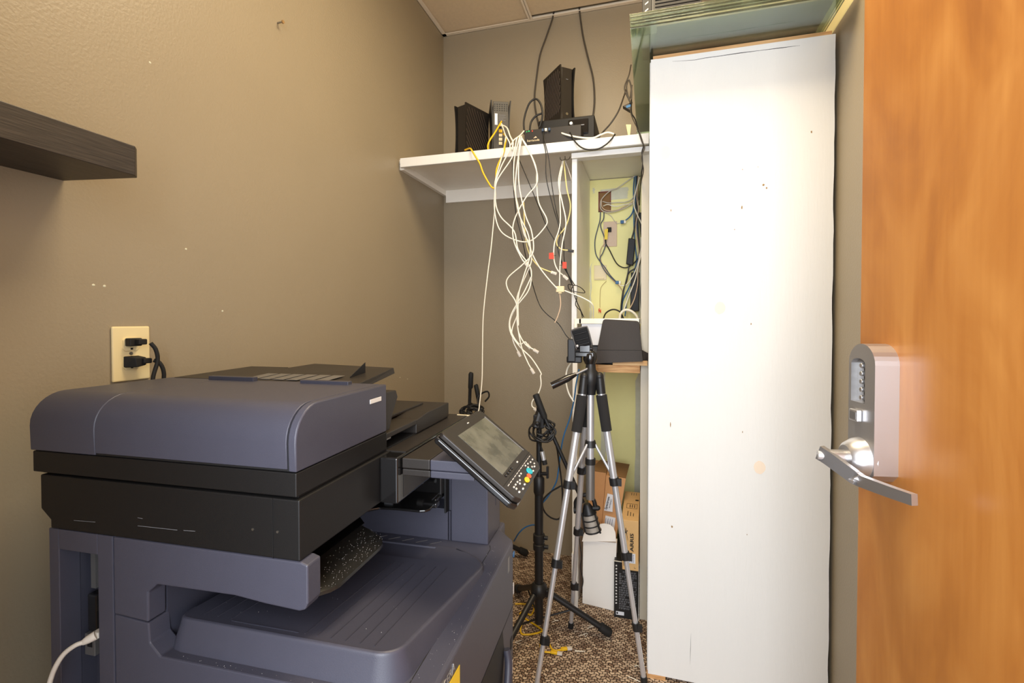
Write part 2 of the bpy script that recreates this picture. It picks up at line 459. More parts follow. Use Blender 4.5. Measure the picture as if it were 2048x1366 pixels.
# bevelled face ring with an inset for the keypad
lk = b.build('lock_housing', 'chrome', dr, world=True, bevel=.0008, label='satin chrome push-button lock housing')
b = MB(TD)
b.prism([(.033, .957), (.045, .945), (.092, .945), (.104, .957), (.104, 1.070), (.033, 1.070)], 0, .037, 'y')
b.box((.033, 0, 1.07), (.040, .037, 1.136)); b.box((.078, 0, 1.07), (.104, .037, 1.136))
top = [(.104, 1.136)] + [(.0685 + .0355 * math.cos(PI * i / 14), 1.136 + .034 * math.sin(PI * i / 14)) for i in range(1, 14)] + [(.033, 1.136), (.040, 1.136)] + [(.059 + .019 * math.cos(PI - PI * i / 8), 1.136 + .009 * math.sin(PI * i / 8)) for i in range(1, 8)] + [(.078, 1.136)]
b.prism(top, 0, .037, 'y')
bmj = b; b.build('lock_face', 'chrome', lk, world=True)
b = MB(TD); b.box((.040, .026, 1.07), (.078, .0275, 1.146)); b.build('keypad_recess', 'chromed', lk, world=True)
b = MB(TD); b.box((.062, .0275, 1.071), (.0775, .029, 1.145)); b.build('button_strip', 'dark', lk, world=True)
for i in range(5):
    b = MB(TD); z = 1.079 + i * .0135; b.cyl((.0675, .028, z), (.0675, .038, z), .0048, .004, 14)
    b.build('push_button', 'chrome', lk, world=True, bevel=.0008, smooth=40)
b = MB(TD); b.box((.050, .037, 1.038), (.073, .046, 1.058)); b.build('turn_knob', 'chrome', lk, world=True, bevel=.002)
b = MB(TD); b.box((.053, .046, 1.042), (.070, .0465, 1.054)); b.build('knob_face', 'chromed', lk, world=True)
b = MB(TD); b.ring([(.0685, .03, .977), (.0685, .045, .977), (.0685, .058, .977), (.0685, .062, .977)], [.036, .033, .026, .021], 32); b.build('lever_rose', 'chrome', lk, world=True, smooth=35)
b = MB(TD); b.cyl((.0685, .06, .977), (.0685, .088, .977), .0125, n=28); b.build('spindle', 'chrome', lk, world=True, smooth=35)
# lever: flat bar, slanting out then running along the door
def bar(path, hw, th, Tm):
    mb = MB(Tm); P = spline(path, 8); vs = []; n = len(P)
    for i, q in enumerate(P):
        t = (P[min(i + 1, n - 1)] - P[max(i - 1, 0)]).normalized()
        wv = Vector((0, 0, 1)) - t * t.z; wv.normalize(); nv = t.cross(wv).normalized()
        k = hw(i / (n - 1))
        vs += [q + wv * k + nv * th, q - wv * k + nv * th, q - wv * k - nv * th, q + wv * k - nv * th]
    fs = [(3, 2, 1, 0), tuple(range(4 * n - 4, 4 * n))]
    for i in range(n - 1):
        for j in range(4): fs.append((4 * i + j, 4 * i + (j + 1) % 4, 4 * i + 4 + (j + 1) % 4, 4 * i + 4 + j))
    return mb.add(vs, fs)
lv = bar([(.058, .0965, .982), (.072, .089, .976), (.104, .0685, .957), (.108, .066, .955), (.114, .0635, .9535), (.120, .0625, .953), (.165, .054, .9545), (.208, .046, .957)], lambda t: .0125 - .0045 * t, .0048, TD)
lvo = lv.build('lever_handle', 'chrome', lk, world=True, bevel=.0015, label='bent lever handle', seg=3)
b = MB(TD); b.cyl((.0640, .090, .978), (.0615, .1015, .978), .0075, n=20); b.build('lock_cylinder', 'silver', lk, world=True, smooth=35)

# ================================================================== LEFT WALL
fs = thing('floating_shelf', 'thick black wood-grain floating shelf on the left wall', 'shelf', (XL, .30, 1.475))
# end of the shelf measured on the wall and at its front corner
zb = 1.476; pe = at(284, 355, Z=zb); zt = at(285, 297, X=pe.x).z
b = MB(); ye = .655; xe = pe.x; yf = pe.y
b.add([(XL, -.02, zb), (xe, -.02, zb), (xe, yf - .012, zb), (xe - .012, yf, zb), (XL, ye, zb)] + [(XL, -.02, zt), (xe, -.02, zt), (xe, yf - .012, zt), (xe - .012, yf, zt), (XL, ye, zt)],
      [(4, 3, 2, 1, 0), (5, 6, 7, 8, 9), (0, 1, 6, 5), (1, 2, 7, 6), (2, 3, 8, 7), (3, 4, 9, 8), (4, 0, 5, 9)])
b.build('shelf_board', 'blackwood', fs, world=True, bevel=.0012)

# outlet
o0 = at(220, 653, X=XL); o1 = at(296, 764, X=XL)
ot = thing('wall_outlet', 'ivory duplex outlet plate above the printer', 'outlet', (XL, .77, 1.08))
y0, y1, z0, z1 = .7335, .812, 1.079, 1.196
b = MB(); b.box((XL, y0, z0), (XL + .006, y1, z1)); b.build('cover_plate', 'ivory', ot, world=True, bevel=.003, seg=3)
yc = .770
for zz in (1.158, 1.118):
    b = MB(); b.prism([(yc - .017, zz - .009), (yc - .012, zz - .0145), (yc + .012, zz - .0145), (yc + .017, zz - .009), (yc + .017, zz + .009), (yc + .012, zz + .0145), (yc - .012, zz + .0145), (yc - .017, zz + .009)], XL + .005, XL + .0085, 'x')
    rc = b.build('receptacle', 'ivory', ot, world=True, bevel=.0006)
    b = MB(); b.box((XL + .0083, yc - .002, zz - .012), (XL + .0088, yc + .003, zz - .008)); b.build('ground_slot', 'dark', rc, world=True)
b = MB(); b.cyl((XL + .006, yc, 1.138), (XL + .0078, yc, 1.138), .0035, n=12); b.build('plate_screw', 'screw', ot, world=True)
for i, (zz, lab, path) in enumerate([
    (1.163, 'black power cord in the upper socket of the ivory outlet', [(XL + .042, .786, 1.160), (XL + .046, .794, 1.145), (XL + .046, .7975, 1.12), (XL + .044, .788, 1.08), (XL + .05, .785, 1.02), (XL + .055, .79, .9), (XL + .05, .80, .6), (XL + .05, .82, .3), (XL + .05, .84, .02)]),
    (1.121, 'black power cord in the lower socket of the ivory outlet', [(XL + .038, .795, 1.122), (XL + .044, .804, 1.115), (XL + .046, .811, 1.095), (XL + .044, .812, 1.06), (XL + .035, .815, .9), (XL + .03, .82, .5), (XL + .03, .86, .02)])]):
    cd = thing('power_cable', lab, 'power cord', (XL + .0088, yc, zz - .01))
    if i == 0:
        b = MB(); b.box((XL + .0088, .756, zz - .009), (XL + .024, .782, zz + .008)); b.box((XL + .02, .766, zz - .006), (XL + .036, .784, zz + .006))
    else:
        b = MB(); b.hull8([(XL + .0088, .752, zz - .012), (XL + .0088, .784, zz - .014), (XL + .0088, .784, zz + .012), (XL + .0088, .752, zz + .012)][::-1],
                          [(XL + .03, .766, zz - .012), (XL + .03, .786, zz - .008), (XL + .03, .786, zz + .008), (XL + .03, .762, zz + .009)][::-1]); b.box((XL + .024, .776, zz - .005), (XL + .036, .794, zz + .006))
    b.build('plug', 'rubber', cd, world=True, bevel=.002)
    cable('cord', None, path, .0042, 'rubber', parent=cd)

# ================================================================== BUILT-IN SHELF AND ALCOVE
SY = 1.93
sh = thing('wall_shelf', 'white painted shelf across the back wall holding the network boxes', 'shelf', (-.54, SY, 1.885))
b = MB(); b.box((XL + .001, SY + .016, 1.909), (-.0, YB, 1.927)); b.build('shelf_board', 'trimwhite', sh, world=True, bevel=.001)
b = MB(); b.box((XL + .012, SY, 1.888), (-.002, SY + .016, 1.928)); b.build('front_edging', 'white', sh, world=True, bevel=.002)
b = MB(); b.box((XL, SY + .02, 1.882), (XL + .02, YB, 1.909)); b.build('side_cleat', 'trimwhite', sh, world=True, bevel=.001)
b = MB(); b.box((XL + .02, YB - .02, 1.843), (-.306, YB, 1.909)); b.build('back_cleat', 'trimwhite', sh, world=True, bevel=.001)
af = thing('alcove_frame', 'white painted partition and header framing the yellow alcove', 'frame', (-.29, 2.0, 0))
b = MB(); b.box((-.305, 2.00, 0), (-.285, YB - .001, 1.905)); b.build('side_panel', 'trimwhite', af, world=True, bevel=.001)
b = MB(); b.box((-.305, 1.955, 1.866), (-.001, 1.999, 1.887)); b.box((-.305, 1.97, 1.1), (-.284, 1.999, 1.887)); b.build('front_casing', 'white', af, world=True, bevel=.001)
b = MB(); b.box((-.03, 1.99, 0), (-.001, 2.01, 1.887)); b.box((-.012, 2.01, 0), (-.001, YB - .007, 1.905)); b.build('right_stile', 'stile', af, world=True, bevel=.001)

# white plywood cabinet on the right
CY = 1.674; CZ = 2.072
cb = thing('plywood_cabinet', 'tall white painted plywood cabinet reaching almost to the ceiling', 'cabinet', (.27, CY, 0))
n = 60; edge = [(.003, .012), (.003, CZ)]
edge += [(.538, CZ)]
for i in range(1, n):
    t = i / n; z = CZ - .02 - t * (CZ - .05)
    edge.append((.5375 + .0012 * math.sin(z * 9) * math.sin(z * 31) + random.uniform(-.0006, .0006), z))
edge += [(.536, .005)]
b = MB(); b.prism(edge, CY, CY + .018, 'y'); b.build('front_panel', 'white', cb, world=True)
b = MB(); b.box((.003, CY - .0012, .012), (.0225, CY, CZ)); b.build('edge_strip', 'white', cb, world=True)
b = MB(); b.box((.0, CY + .018, 0), (.018, YB - .001, CZ)); b.build('side_panel', 'white', cb, world=True)
b = MB(); b.box((.010, CY + .012, CZ), (.532, YB - .001, CZ + .017)); b.build('top_board', 'pine', cb, world=True)
b = MB(); b.box((-.001, CY - .004, 0), (.06, CY + .02, .011)); b.build('bottom_board', 'plyedge', cb, world=True)
# knots, nail holes and cracks in the paint
def blob(cx, cz, rx, rz, y, mb, k=14, j=.15):
    pts = [(cx + rx * math.cos(2 * PI * i / k) * (1 + random.uniform(-j, j)), cz + rz * math.sin(2 * PI * i / k) * (1 + random.uniform(-j, j))) for i in range(k)]
    mb.prism(pts, y - .0004, y, 'y')
b = MB()
for (x, y, rx, rz) in [(1330, 305, .017, .023), (1440, 616, .016, .02), (1519, 935, .017, .021)]:
    c = at(x, y, Y=CY)
    b = MB(); blob(c.x, c.z, rx, rz, CY, b, 18, .05); b.build('knot', 'knot', cb, world=True)
b = MB()
for (x, y, rx, rz) in [(1623, 264, .002, .004), (1527, 370, .003, .004), (1533, 376, .003, .003), (1484, 415, .002, .006), (1342, 421, .0015, .005), (1502, 648, .0015, .004), (1341, 849, .0015, .008), (1485, 864, .001, .003), (1344, 1053, .0025, .004), (1494, 1069, .001, .002), (1469, 459, .0015, .0015), (1485, 339, .001, .002), (1516, 334, .001, .001)]:
    c = at(x, y, Y=CY); b = MB(); blob(c.x, c.z, rx, rz, CY, b, 8, .3); b.build('paint_chip', 'chip', cb, world=True)
b = MB()
def crack(ptsx, wd, mb):
    mb = MB(); P = [at(x, y, Y=CY) for x, y in ptsx]; hs_ = [wd * (.5 + .8 * random.random()) for _ in P]; hs_[0] = hs_[-1] = wd * .1; up_ = []; lo_ = []
    for i, p_ in enumerate(P):
        d = (P[min(i + 1, len(P) - 1)] - P[max(i - 1, 0)]).normalized(); nrm = Vector((-d.z, 0, d.x)) * hs_[i]
        up_.append((p_.x + nrm.x, p_.z + nrm.z)); lo_.append((p_.x - nrm.x, p_.z - nrm.z))
    mb.prism(up_ + lo_[::-1], CY - .0004, CY, 'y'); mb.build('paint_crack', 'dark', cb, world=True)
crack([(1345, 123), (1390, 120), (1410, 116), (1440, 112), (1480, 106), (1520, 101), (1560, 96), (1600, 91)], .0009, b)
crack([(1382, 1266), (1381, 1300), (1380, 1330)], .0004, b)

# sheets of glass lying on the cabinet
gy0 = 1.508; zg = CZ + .018
for i in range(5):
    z = zg + i * .0092
    dx = [0, .002, -.001, .001, -.002][i]; dy = [.004, .001, .003, 0, .002][i]
    b = MB(); b.box((-.058 + dx, gy0 + dy, z), (.515 + dx, YB - .03, z + .0066))
    b.build('glass_sheet', 'glass', label='green-edged glass sheet, %s of the five stacked on the white cabinet' % ['bottom one', 'second from the bottom', 'middle one', 'second from the top', 'topmost'][i],
            cat='glass sheet', group='glass sheets stacked on the cabinet', bevel=.0006)
zt_ = zg + 5 * .0092 - .0026
b = MB(); b.box((.02, gy0 + .055, zt_ + .001), (.50, 2.2, zt_ + .013)); b.build('wooden_board', 'plyedge', label='brown wooden board lying on top of the glass sheets', cat='board')

# ================================================================== NETWORK BOXES ON THE SHELF
ZS = 1.9285

def modem(root, x0, x1, y0, y1, z0, z1, sidefaces, front=True):
    """upright modem: recessed core, two flared side shells with diagonal ribs. x = thickness, y = depth"""
    T = WMO[root]
    t = .006
    b = MB(T); b.box((x0 + t, y0 + .006, z0), (x1 - t, y1 - .004, z1 - .004)); b.build('core', 'brownblack', root, world=True, bevel=.002)
    for s, xa, xb in ((-1, x0, x0 + t), (1, x1 - t, x1)):
        b = MB(T); fl = .010
        prof = [(y0, z0), (y1, z0), (y1, z1), (y0, z1)]
        # slightly flared top and bottom
        cz = (z0 + z1) / 2
        vs = []
        K = 8
        for i in range(K + 1):
            z = z0 + (z1 - z0) * i / K; q = ((i / K - .5) * 2) ** 2
            dx = s * .007 * q
            vs += [(xa + dx, y0 - .002 * q, z), (xb + dx, y0 - .002 * q, z), (xb + dx, y1, z), (xa + dx, y1, z)]
        fs = [(3, 2, 1, 0), tuple(range(4 * K, 4 * K + 4))]
        for i in range(K):
            for j in range(4): fs.append((4 * i + j, 4 * i + (j + 1) % 4, 4 * i + 4 + (j + 1) % 4, 4 * i + 4 + j))
        b.add(vs, fs); sd = b.build('side_shell', 'black' if s not in sidefaces else 'brownblack', root, world=True, smooth=30)
        if s in sidefaces:
            b = MB(T); xs = xa if s < 0 else xb; hh = z1 - z0; dp = y1 - y0
            for k in range(13):
                # diagonal ribs running down and back
                c = -.75 + k * .115
                seg = []
                for u in (0.06, .94):
                    seg.append((u, c + u * 1.0))
                pts = []
                (u0, v0), (u1, v1) = seg
                for (u, v) in ((u0, v0), (u1, v1)): pass
                # clip v to .12.. .92
                def cl(u0, v0, u1, v1):
                    if v0 < .22: u0 += (.22 - v0) / 1.0; v0 = .22
                    if v1 > .93: u1 -= (v1 - .93) / 1.0; v1 = .93
                    return u0, v0, u1, v1
                u0, v0, u1, v1 = cl(u0, v0, u1, v1)
                if u1 - u0 < .08: continue
                K = 5
                for j in range(K):
                    a = j / K; e_ = (j + 1) / K
                    ua, va = u0 + (u1 - u0) * a, v0 + (v1 - v0) * a; ub, vb = u0 + (u1 - u0) * e_, v0 + (v1 - v0) * e_
                    q1 = ((va - .5) * 2) ** 2 * .007 * s; q2 = ((vb - .5) * 2) ** 2 * .007 * s
                    w_ = .018
                    A = [(xs + q1, y0 + (1 - ua) * dp, z0 + va * hh), (xs + q2, y0 + (1 - ub) * dp, z0 + vb * hh), (xs + q2, y0 + (1 - ub) * dp, z0 + (vb + w_) * hh), (xs + q1, y0 + (1 - ua) * dp, z0 + (va + w_) * hh)]
                    B = [(p_[0] + s * .0022, p_[1], p_[2]) for p_ in A]
                    if s > 0: b.hull8(A[::-1], B[::-1])
                    else: b.hull8(A, B)
            b.build('vent_rib', 'rib', sd, world=True)
    return root

m1 = thing('router', 'black upright router with slatted side, leftmost on the white shelf', 'router', (-.792, 2.019, ZS), math.radians(-22), 'upright black routers')
modem(m1, -.058, .0, 0, .16, 0, .250, (1,))
m2 = thing('router', 'black upright router seen from its back with yellow and white cables plugged in', 'router', (-.640, 2.06, ZS), math.radians(22), 'upright black routers')
modem(m2, -.036, .042, 0, .16, 0, .258, ())
T = WMO[m2]
b = MB(T); b.box((-.031, .001, .03), (.037, .0062, .254)); bk = b.build('back_panel', 'brownblack', m2, world=True, bevel=.001)
b = MB(T)
for i in range(6):
    for j in range(4):
        x = -.024 + i * .0108; z = .214 + j * .009
        b.prism([(x - .0035, z), (x, z - .003), (x + .0035, z), (x, z + .003)], .0002, .0012, 'y')
b.build('vent_hole', 'dark', bk, world=True)
b = MB(T); b.box((-.024, .0003, .150), (-.012, .0012, .200)); b.build('label', 'paper', bk, world=True)
b = MB(T)
for j, wd in enumerate((.030, .026, .034, .02, .03)):
    b.box((-.006, .0004, .193 - j * .006), (-.006 + wd, .0011, .1945 - j * .006))
b.build('fine_print', 'greyink', bk, world=True)
b = MB(T); b.cyl((.001, .001, .145), (.001, -.006, .145), .005, n=14); b.build('antenna_jack', 'screw', bk, world=True, smooth=40)
for j in range(4):
    b = MB(T); b.box((-.006, -.0015, .062 + j * .018), (.009, .001, .075 + j * .018)); b.build('port', 'beige' if j < 3 else 'ycable', bk, world=True)
m3 = thing('router', 'black upright router standing on the flat boxes in the middle of the shelf', 'router', (-.371, 2.090, 2.066), math.radians(40), 'upright black routers')
modem(m3, 0, .064, 0, .155, 0, .255, (-1,))
T = WMO[m3]
b = MB(T); b.cyl((.032, .0062, .05), (.032, .004, .05), .006, n=14); b.build('status_light', 'screw', m3, world=True)
b = MB(T); b.box((.027, .005, .20), (.038, .0061, .202)); b.build('lettering', 'greyink', m3, world=True)
# flat boxes
fb = thing('set_top_box', 'flat black box with a front socket under the middle router', 'network box', (-.33, 2.02, ZS), 0)
b = MB(); b.box((-.46, 2.03, ZS), (-.22, 2.26, 2.064)); b.build('case', 'black', fb, world=True, bevel=.006, seg=3)
b = MB(); b.box((-.33, 2.024, 1.99), (-.245, 2.030, 2.05)); b.build('front_recess', 'gloss', fb, world=True, bevel=.002)
b = MB(); b.box((-.30, 2.022, 2.022), (-.262, 2.0245, 2.026)); b.build('slot', 'greyink', fb, world=True)
b = MB(); b.cyl((-.315, 2.024, 2.03), (-.315, 2.008, 2.03), .0065, n=14); b.build('audio_jack', 'silver', fb, world=True, smooth=40)
sw = thing('network_switch', 'low dark grey network switch with green lights at the shelf edge', 'network switch', (-.37, 1.95, ZS))
b = MB(); b.box((-.50, 1.948, ZS), (-.265, 2.02, 1.997)); b.build('case', 'brownblack', sw, world=True, bevel=.002)
b = MB(); b.box((-.492, 1.947, 1.988), (-.488, 1.9479, 1.992)); b.box((-.483, 1.947, 1.989), (-.478, 1.9479, 1.994)); b.build('status_light', 'green', sw, world=True)
b = MB(); b.box((-.468, 1.947, 1.988), (-.464, 1.9479, 1.993)); b.build('status_light', 'red', sw, world=True)
text('barracuda', .013, frame((-.462, 1.9475, 1.952), (1, 0, 0), (0, 0, 1)), 'beige', sw)
b = MB(); b.prism([(-.462, 1.960), (-.452, 1.968), (-.446, 1.962)], 1.947, 1.948, 'y'); b.build('emblem', 'pkcable', sw, world=True)
for k, x in enumerate((-.425, -.412, -.398)):
    b = MB(); b.box((x, 1.938, 1.982), (x + .009, 1.948, 1.993)); b.build('port_plug', 'nvcable' if k != 1 else 'wcable', sw, world=True, bevel=.001)
# box on the glass
m4 = thing('router', 'black slatted router lying on the glass sheets at the ceiling', 'router', (.055, 1.62, zt_ + .0135), 0, 'upright black routers')
T = WMO[m4]
b = MB(T); b.box((-.08, .0, 0), (-.05, .16, .12)); b.build('end_shell', 'black', m4, world=True, bevel=.002)
b = MB(T); b.box((-.05, .004, 0), (-.044, .16, .125)); b.build('trim_strip', 'greyb', m4, world=True)
b = MB(T); b.box((-.044, .0, 0), (.10, .16, .12)); b.build('core', 'brownblack', m4, world=True, bevel=.002)
b = MB(T)
for k in range(9): b.box((-.040, -.003, .006 + k * .011), (.096, 0, .0105 + k * .011))
b.build('vent_rib', 'black', m4, world=True)
b = MB(T)
for k in range(4): b.add([(-.071, -.0008, .03 + k * .022), (-.061, -.0008, .037 + k * .022), (-.061, -.0008, .041 + k * .022), (-.071, -.0008, .034 + k * .022)], [(0, 1, 2, 3)])
b.build('vent_slit', 'wink', m4, world=True)

# ================================================================== COPIER (own frame: x across, y deep, z up)
CR = math.radians(2.24)
cp = thing('office_copier', 'large blue-grey and black office copier filling the lower left', 'copier', (-.45, .53348, 0), CR)
TC = WMO[cp]
def C(name, mb, m, parent=None, **k):
    mb.v = [TC @ v for v in mb.v]
    return mb.build(name, m, parent or cp, world=True, **k)
# cabinet body
b = MB()
b.box((-.445, 0, .05), (-.425, .03, .887)); b.box((-.425, 0, .856), (-.347, .03, .887)); b.box((-.347, 0, .05), (-.318, .03, .887))
b.box((-.318, .003, .05), (-.3155, .03, .887))
body = C('rear_cover', b, 'body', bevel=.0012)
b = MB()
b.prism([(-.3155, .7715), (-.3155, .887), (.006, .887), (.0165, .884), (.0165, .833), (.012, .824), (.003, .821), (-.05, .8235), (-.10, .828), (-.235, .826), (-.2515, .812), (-.252, .768)], -.0005, .028, 'y')
C('upper_left_cover', b, 'body', bevel=.0022)
b = MB(); b.box((-.445, .052, .05), (-.252, .565, .887)); b.box((-.445, .03, .05), (-.425, .052, .887)); b.box((-.347, .03, .05), (-.252, .052, .887)); b.box((-.425, .03, .856), (-.347, .052, .887))
C('rear_body', b, 'body2')
# connectors in the recess
b = MB(); b.box((-.418, .040, .775), (-.408, .0525, .848)); C('connector_slot', b, 'chromed')
b = MB(); b.box((-.419, .034, .708), (-.398, .0525, .768)); C('connector_block', b, 'gloss', bevel=.003)
b = MB(); b.box((-.419, .030, .672), (-.398, .0525, .706)); C('network_port', b, 'chromed', bevel=.001)
b = MB(); b.box((-.413, .0295, .686), (-.403, .0305, .698)); C('port_opening', b, 'dark')
# lower block with ledge
b = MB()
b.prism([(-.252, .03), (.182, .03), (.182, .475), (.178, .487), (.140, .530), (.140, .572), (-.252, .572)], .05, .72, 'z')
lb = C('main_body', b, 'body', bevel=.006, seg=3)
b = MB(); b.prism([(-.3155, .05), (-.3155, .770), (-.252, .766), (-.25, .737), (-.231, .7205), (.1795, .7205), (.182, .716), (.182, .05)], 0, .0345, 'y'); C('lower_left_cover', b, 'body', bevel=.002)
b = MB(); b.box((-.40, .04, .0), (.15, .53, .05)); C('plinth', b, 'dark')
# seam lines on the ledge and front
b = MB(); b.box((.1435, .004, .7195), (.1447, .428, .7204)); b.prism([(.1435, .428), (.1447, .428), (.139, .444), (.1375, .444)], .7195, .7204); C('seam', b, 'dark')
b = MB(); b.box((.1815, .012, .5755), (.1824, .482, .5775)); b.box((.1815, .012, .39), (.1824, .40, .392)); b.box((.1815, .455, .3), (.1824, .457, .39)); C('seam', b, 'dark')
# front drawer with handle pocket
b = MB(); b.prism([(.16, .578), (.384, .578), (.396, .531), (.37, .40), (.16, .40)], .1822, .1828, 'x'); C('handle_pocket', b, 'dark')
b = MB(); b.curve([(.187, .400, .530), (.192, .396, .505), (.194, .380, .47), (.194, .36, .43), (.194, .34, .40)], .008, 8, 6); C('drawer_handle', b, 'body2', smooth=60)
b = MB(); b.box((.1822, .452, .49), (.1830, .467, .515)); C('release_button', b, 'dark')
b = MB(); b.box((.1822, .452, .43), (.1830, .468, .46)); C('paper_gauge', b, 'paper')
b = MB(); b.prism([(.085, .692), (.129, .688), (.129, .62), (.085, .62)], .1822, .1829, 'x'); C('sticker', b, 'stick')
b = MB(); b.box((.1822, .428, .672), (.1827, .442, .704)); C('model_plate', b, 'chromed')
b = MB(); b.cyl((.1822, .483, .688), (.1834, .483, .688), .007, n=16); C('round_badge', b, 'blcable')
text('KYOCERA', .019, TC @ frame((.1826, .066, .701), (0, 1, 0), (0, 0, 1)), 'chrome', cp, name='maker_lettering')
b = MB(); b.box((.1822, .478, .60), (.1828, .484, .625)); C('switch_mark', b, 'wink')
# raised output tray
def lip(v):
    if v <= .33: return .128 + (v - .02) * .085
    t = (v - .33) / .085; return .155 - .06 * t * t * 1.3
def tz(v):
    return .7625 - (.7625 - .7215) * max(0, (v - .026)) / (.389)
edge_ = [(-.235, .06), (-.234, .045), (-.229, .034), (-.221, .0275), (-.21, .026), (-.1, .026), (0, .026)]
cr_ = .034; ux = lip(.060)
for i in range(0, 11):
    a = -PI / 2 + PI / 2 * i / 10; edge_.append((ux - cr_ + cr_ * math.cos(a), .060 + cr_ * math.sin(a)))
for i in range(1, 25): v = .060 + (.415 - .060) * i / 24; edge_.append((lip(v), v))
vs = []; ne = len(edge_)
for i, (u, v) in enumerate(edge_):
    a_, c_ = edge_[max(i - 1, 0)], edge_[min(i + 1, ne - 1)]; t_ = Vector((c_[0] - a_[0], c_[1] - a_[1])).normalized(); nx, ny = t_.y, -t_.x
    z = tz(v)
    for o_, dz in ((-.0045, 0), (-.002, -.0004), (-.0006, -.0014), (.0004, -.0036), (.0008, -.006)):
        vs.append((u + nx * o_, v + ny * o_, max(z + dz, .7192)))
    k_ = (z - .7195) * .25; vs.append((u + nx * (k_ + .001), v + ny * (k_ + .001), .7185))
b = MB(); b.add(vs, [(i * 6 + j, i * 6 + j + 1, (i + 1) * 6 + j + 1, (i + 1) * 6 + j)[::-1] for i in range(ne - 1) for j in range(5)])
inner = [(vs[i * 6][0], vs[i * 6][1]) for i in range(ne)]
def topface(poly, dz=0):
    b.add([(u, v, tz(v) + dz) for u, v in poly], [tuple(range(len(poly)))])
near = [p_ for p_ in inner if p_[1] <= .335]; far_ = [p_ for p_ in inner if p_[1] > .335]
um = near[-1][0]
topface(near + [(um, .335), (.03, .335), (-.11, .335), (-.235, .335)])
topface([(.03, .335), (um, .335)] + [p_ for p_ in far_ if p_[1] <= .405] + [(far_[-1][0], .405), (.03, .405)])
topface([(-.252, .335), (-.11, .335), (-.11, .405), (-.252, .405)]); topface([(-.252, .405), (-.11, .405), (.03, .405), (far_[-1][0], .405), (far_[-1][0], .415), (-.252, .415)])
rp = [(-.11, .335), (.03, .335), (.03, .405), (-.11, .405)]; ri = [(-.10, .345), (.02, .345), (.02, .398), (-.10, .398)]
rv = [(u, v, tz(v)) for u, v in rp] + [(u, v, tz(v) - .011) for u, v in ri]
b.add(rv, [(i, (i + 1) % 4, 4 + (i + 1) % 4, 4 + i) for i in range(4)] + [(4, 5, 6, 7)])
C('output_tray', b, 'body', smooth=42)
b = MB()
for u in [-.20, -.175, -.15, -.02, .0, .022, .045, .068, .09]:
    v0_, v1_ = (.045, .31)
    if u > -.03: v0_ = .04
    b.hull8([(u, v0_, tz(v0_)), (u, v1_, tz(v1_)), (u + .0013, v1_, tz(v1_)), (u + .0013, v0_, tz(v0_))], [(u, v0_, tz(v0_) + .0009), (u, v1_, tz(v1_) + .0009), (u + .0013, v1_, tz(v1_) + .0009), (u + .0013, v0_, tz(v0_) + .0009)][:])
b.box((-.145, .04, tz(.04)), (-.03, .0415, tz(.04) + .0008))
C('tray_rib', b, 'body2')
b = MB()
for k in range(7): b.hull8([(-.19 + k * .033, .42, .7203), (-.17 + k * .033, .436, .7203), (-.168 + k * .033, .436, .7203), (-.188 + k * .033, .42, .7203)], [(-.19 + k * .033, .42, .7208), (-.17 + k * .033, .436, .7208), (-.168 + k * .033, .436, .7208), (-.188 + k * .033, .42, .7208)])
C('tray_mark', b, 'chromed')
# dust specks on the ledge
b = MB()
for k in range(150):
    if k < 75: u = random.uniform(.135, .175); v = random.uniform(.03, .44); z = .7203
    elif k < 110: u = random.uniform(-.2, .12); v = random.uniform(.002, .01); z = .7203
    else: v = random.uniform(.04, .3); u = random.uniform(-.2, .1); z = tz(v) + .0003
    s_ = random.uniform(.0002, .0005); b.box((u, v, z), (u + s_, v + s_, z + s_))
for k in range(200):
    u = random.uniform(-.035, .013); v = random.uniform(.05, .23); s_ = random.uniform(.0002, .0005); z = .834 - (u + .045) * .25 + .0015
    b.box((u, v, z), (u + s_, v + s_, z + s_))
C('dust', b, 'wink', kind='stuff')
# back wall of the tray cavity, tower, arm
b = MB(); b.box((-.252, .447, .72), (.040, .565, .790)); b.box((-.252, .50, .79), (.04, .565, .887)); C('cavity_wall', b, 'body', bevel=.001)
b = MB(); b.box((.040, .455, .72), (.050, .56, .87)); b.box((.042, .447, .72), (.0465, .46, .785)); C('tower_joint', b, 'body2', bevel=.001)
b = MB(); b.box((.048, .445, .7195), (.134, .545, .900)); C('front_tower', b, 'body', bevel=.003, seg=3)
b = MB(); b.box((.1342, .505, .785), (.1348, .517, .812)); C('button_mark', b, 'body2')
for (ua, ub, ub2, m_) in ((.0935, .174, .174, 'body'), (.040, .0930, .093, 'brownblack')):
    for za, zb2, e in ((.934, .9465, .001), (.9475, .966, 0)):
        b = MB(); b.prism([(ua, .226 + e), (ub - e, .226 + e)] if ub2 < ub else [(ua, .226 + e), (ub, .226 + e), (ub, .395), (ua, .395)], za, zb2, 'z'); C('side_console', b, m_, bevel=.002)
b = MB(); b.box((.045, .40, .966), (.056, .44, .972)); C('wire_clamp', b, 'silver')
# mechanism in the cavity
b = MB(); b.box((-.12, .42, .828), (.036, .50, .873)); C('paper_exit', b, 'gloss', bevel=.003)
for k in range(4):
    b = MB(); b.cyl((-.075 + k * .028, .4185, .858), (-.062 + k * .028, .4185, .858), .006, n=12); C('exit_roller', b, 'gloss' if k % 2 else 'chromed', smooth=40)
b = MB(); b.box((-.098, .415, .852), (-.078, .421, .868)); C('white_tab', b, 'paper', bevel=.001)
b = MB(); b.box((.0365, .435, .785), (.0405, .50, .872)); C('dark_gap', b, 'dark')
b = MB(); b.box((-.12, .395, .82), (.034, .50, .829)); C('exit_plate', b, 'gloss', bevel=.002)
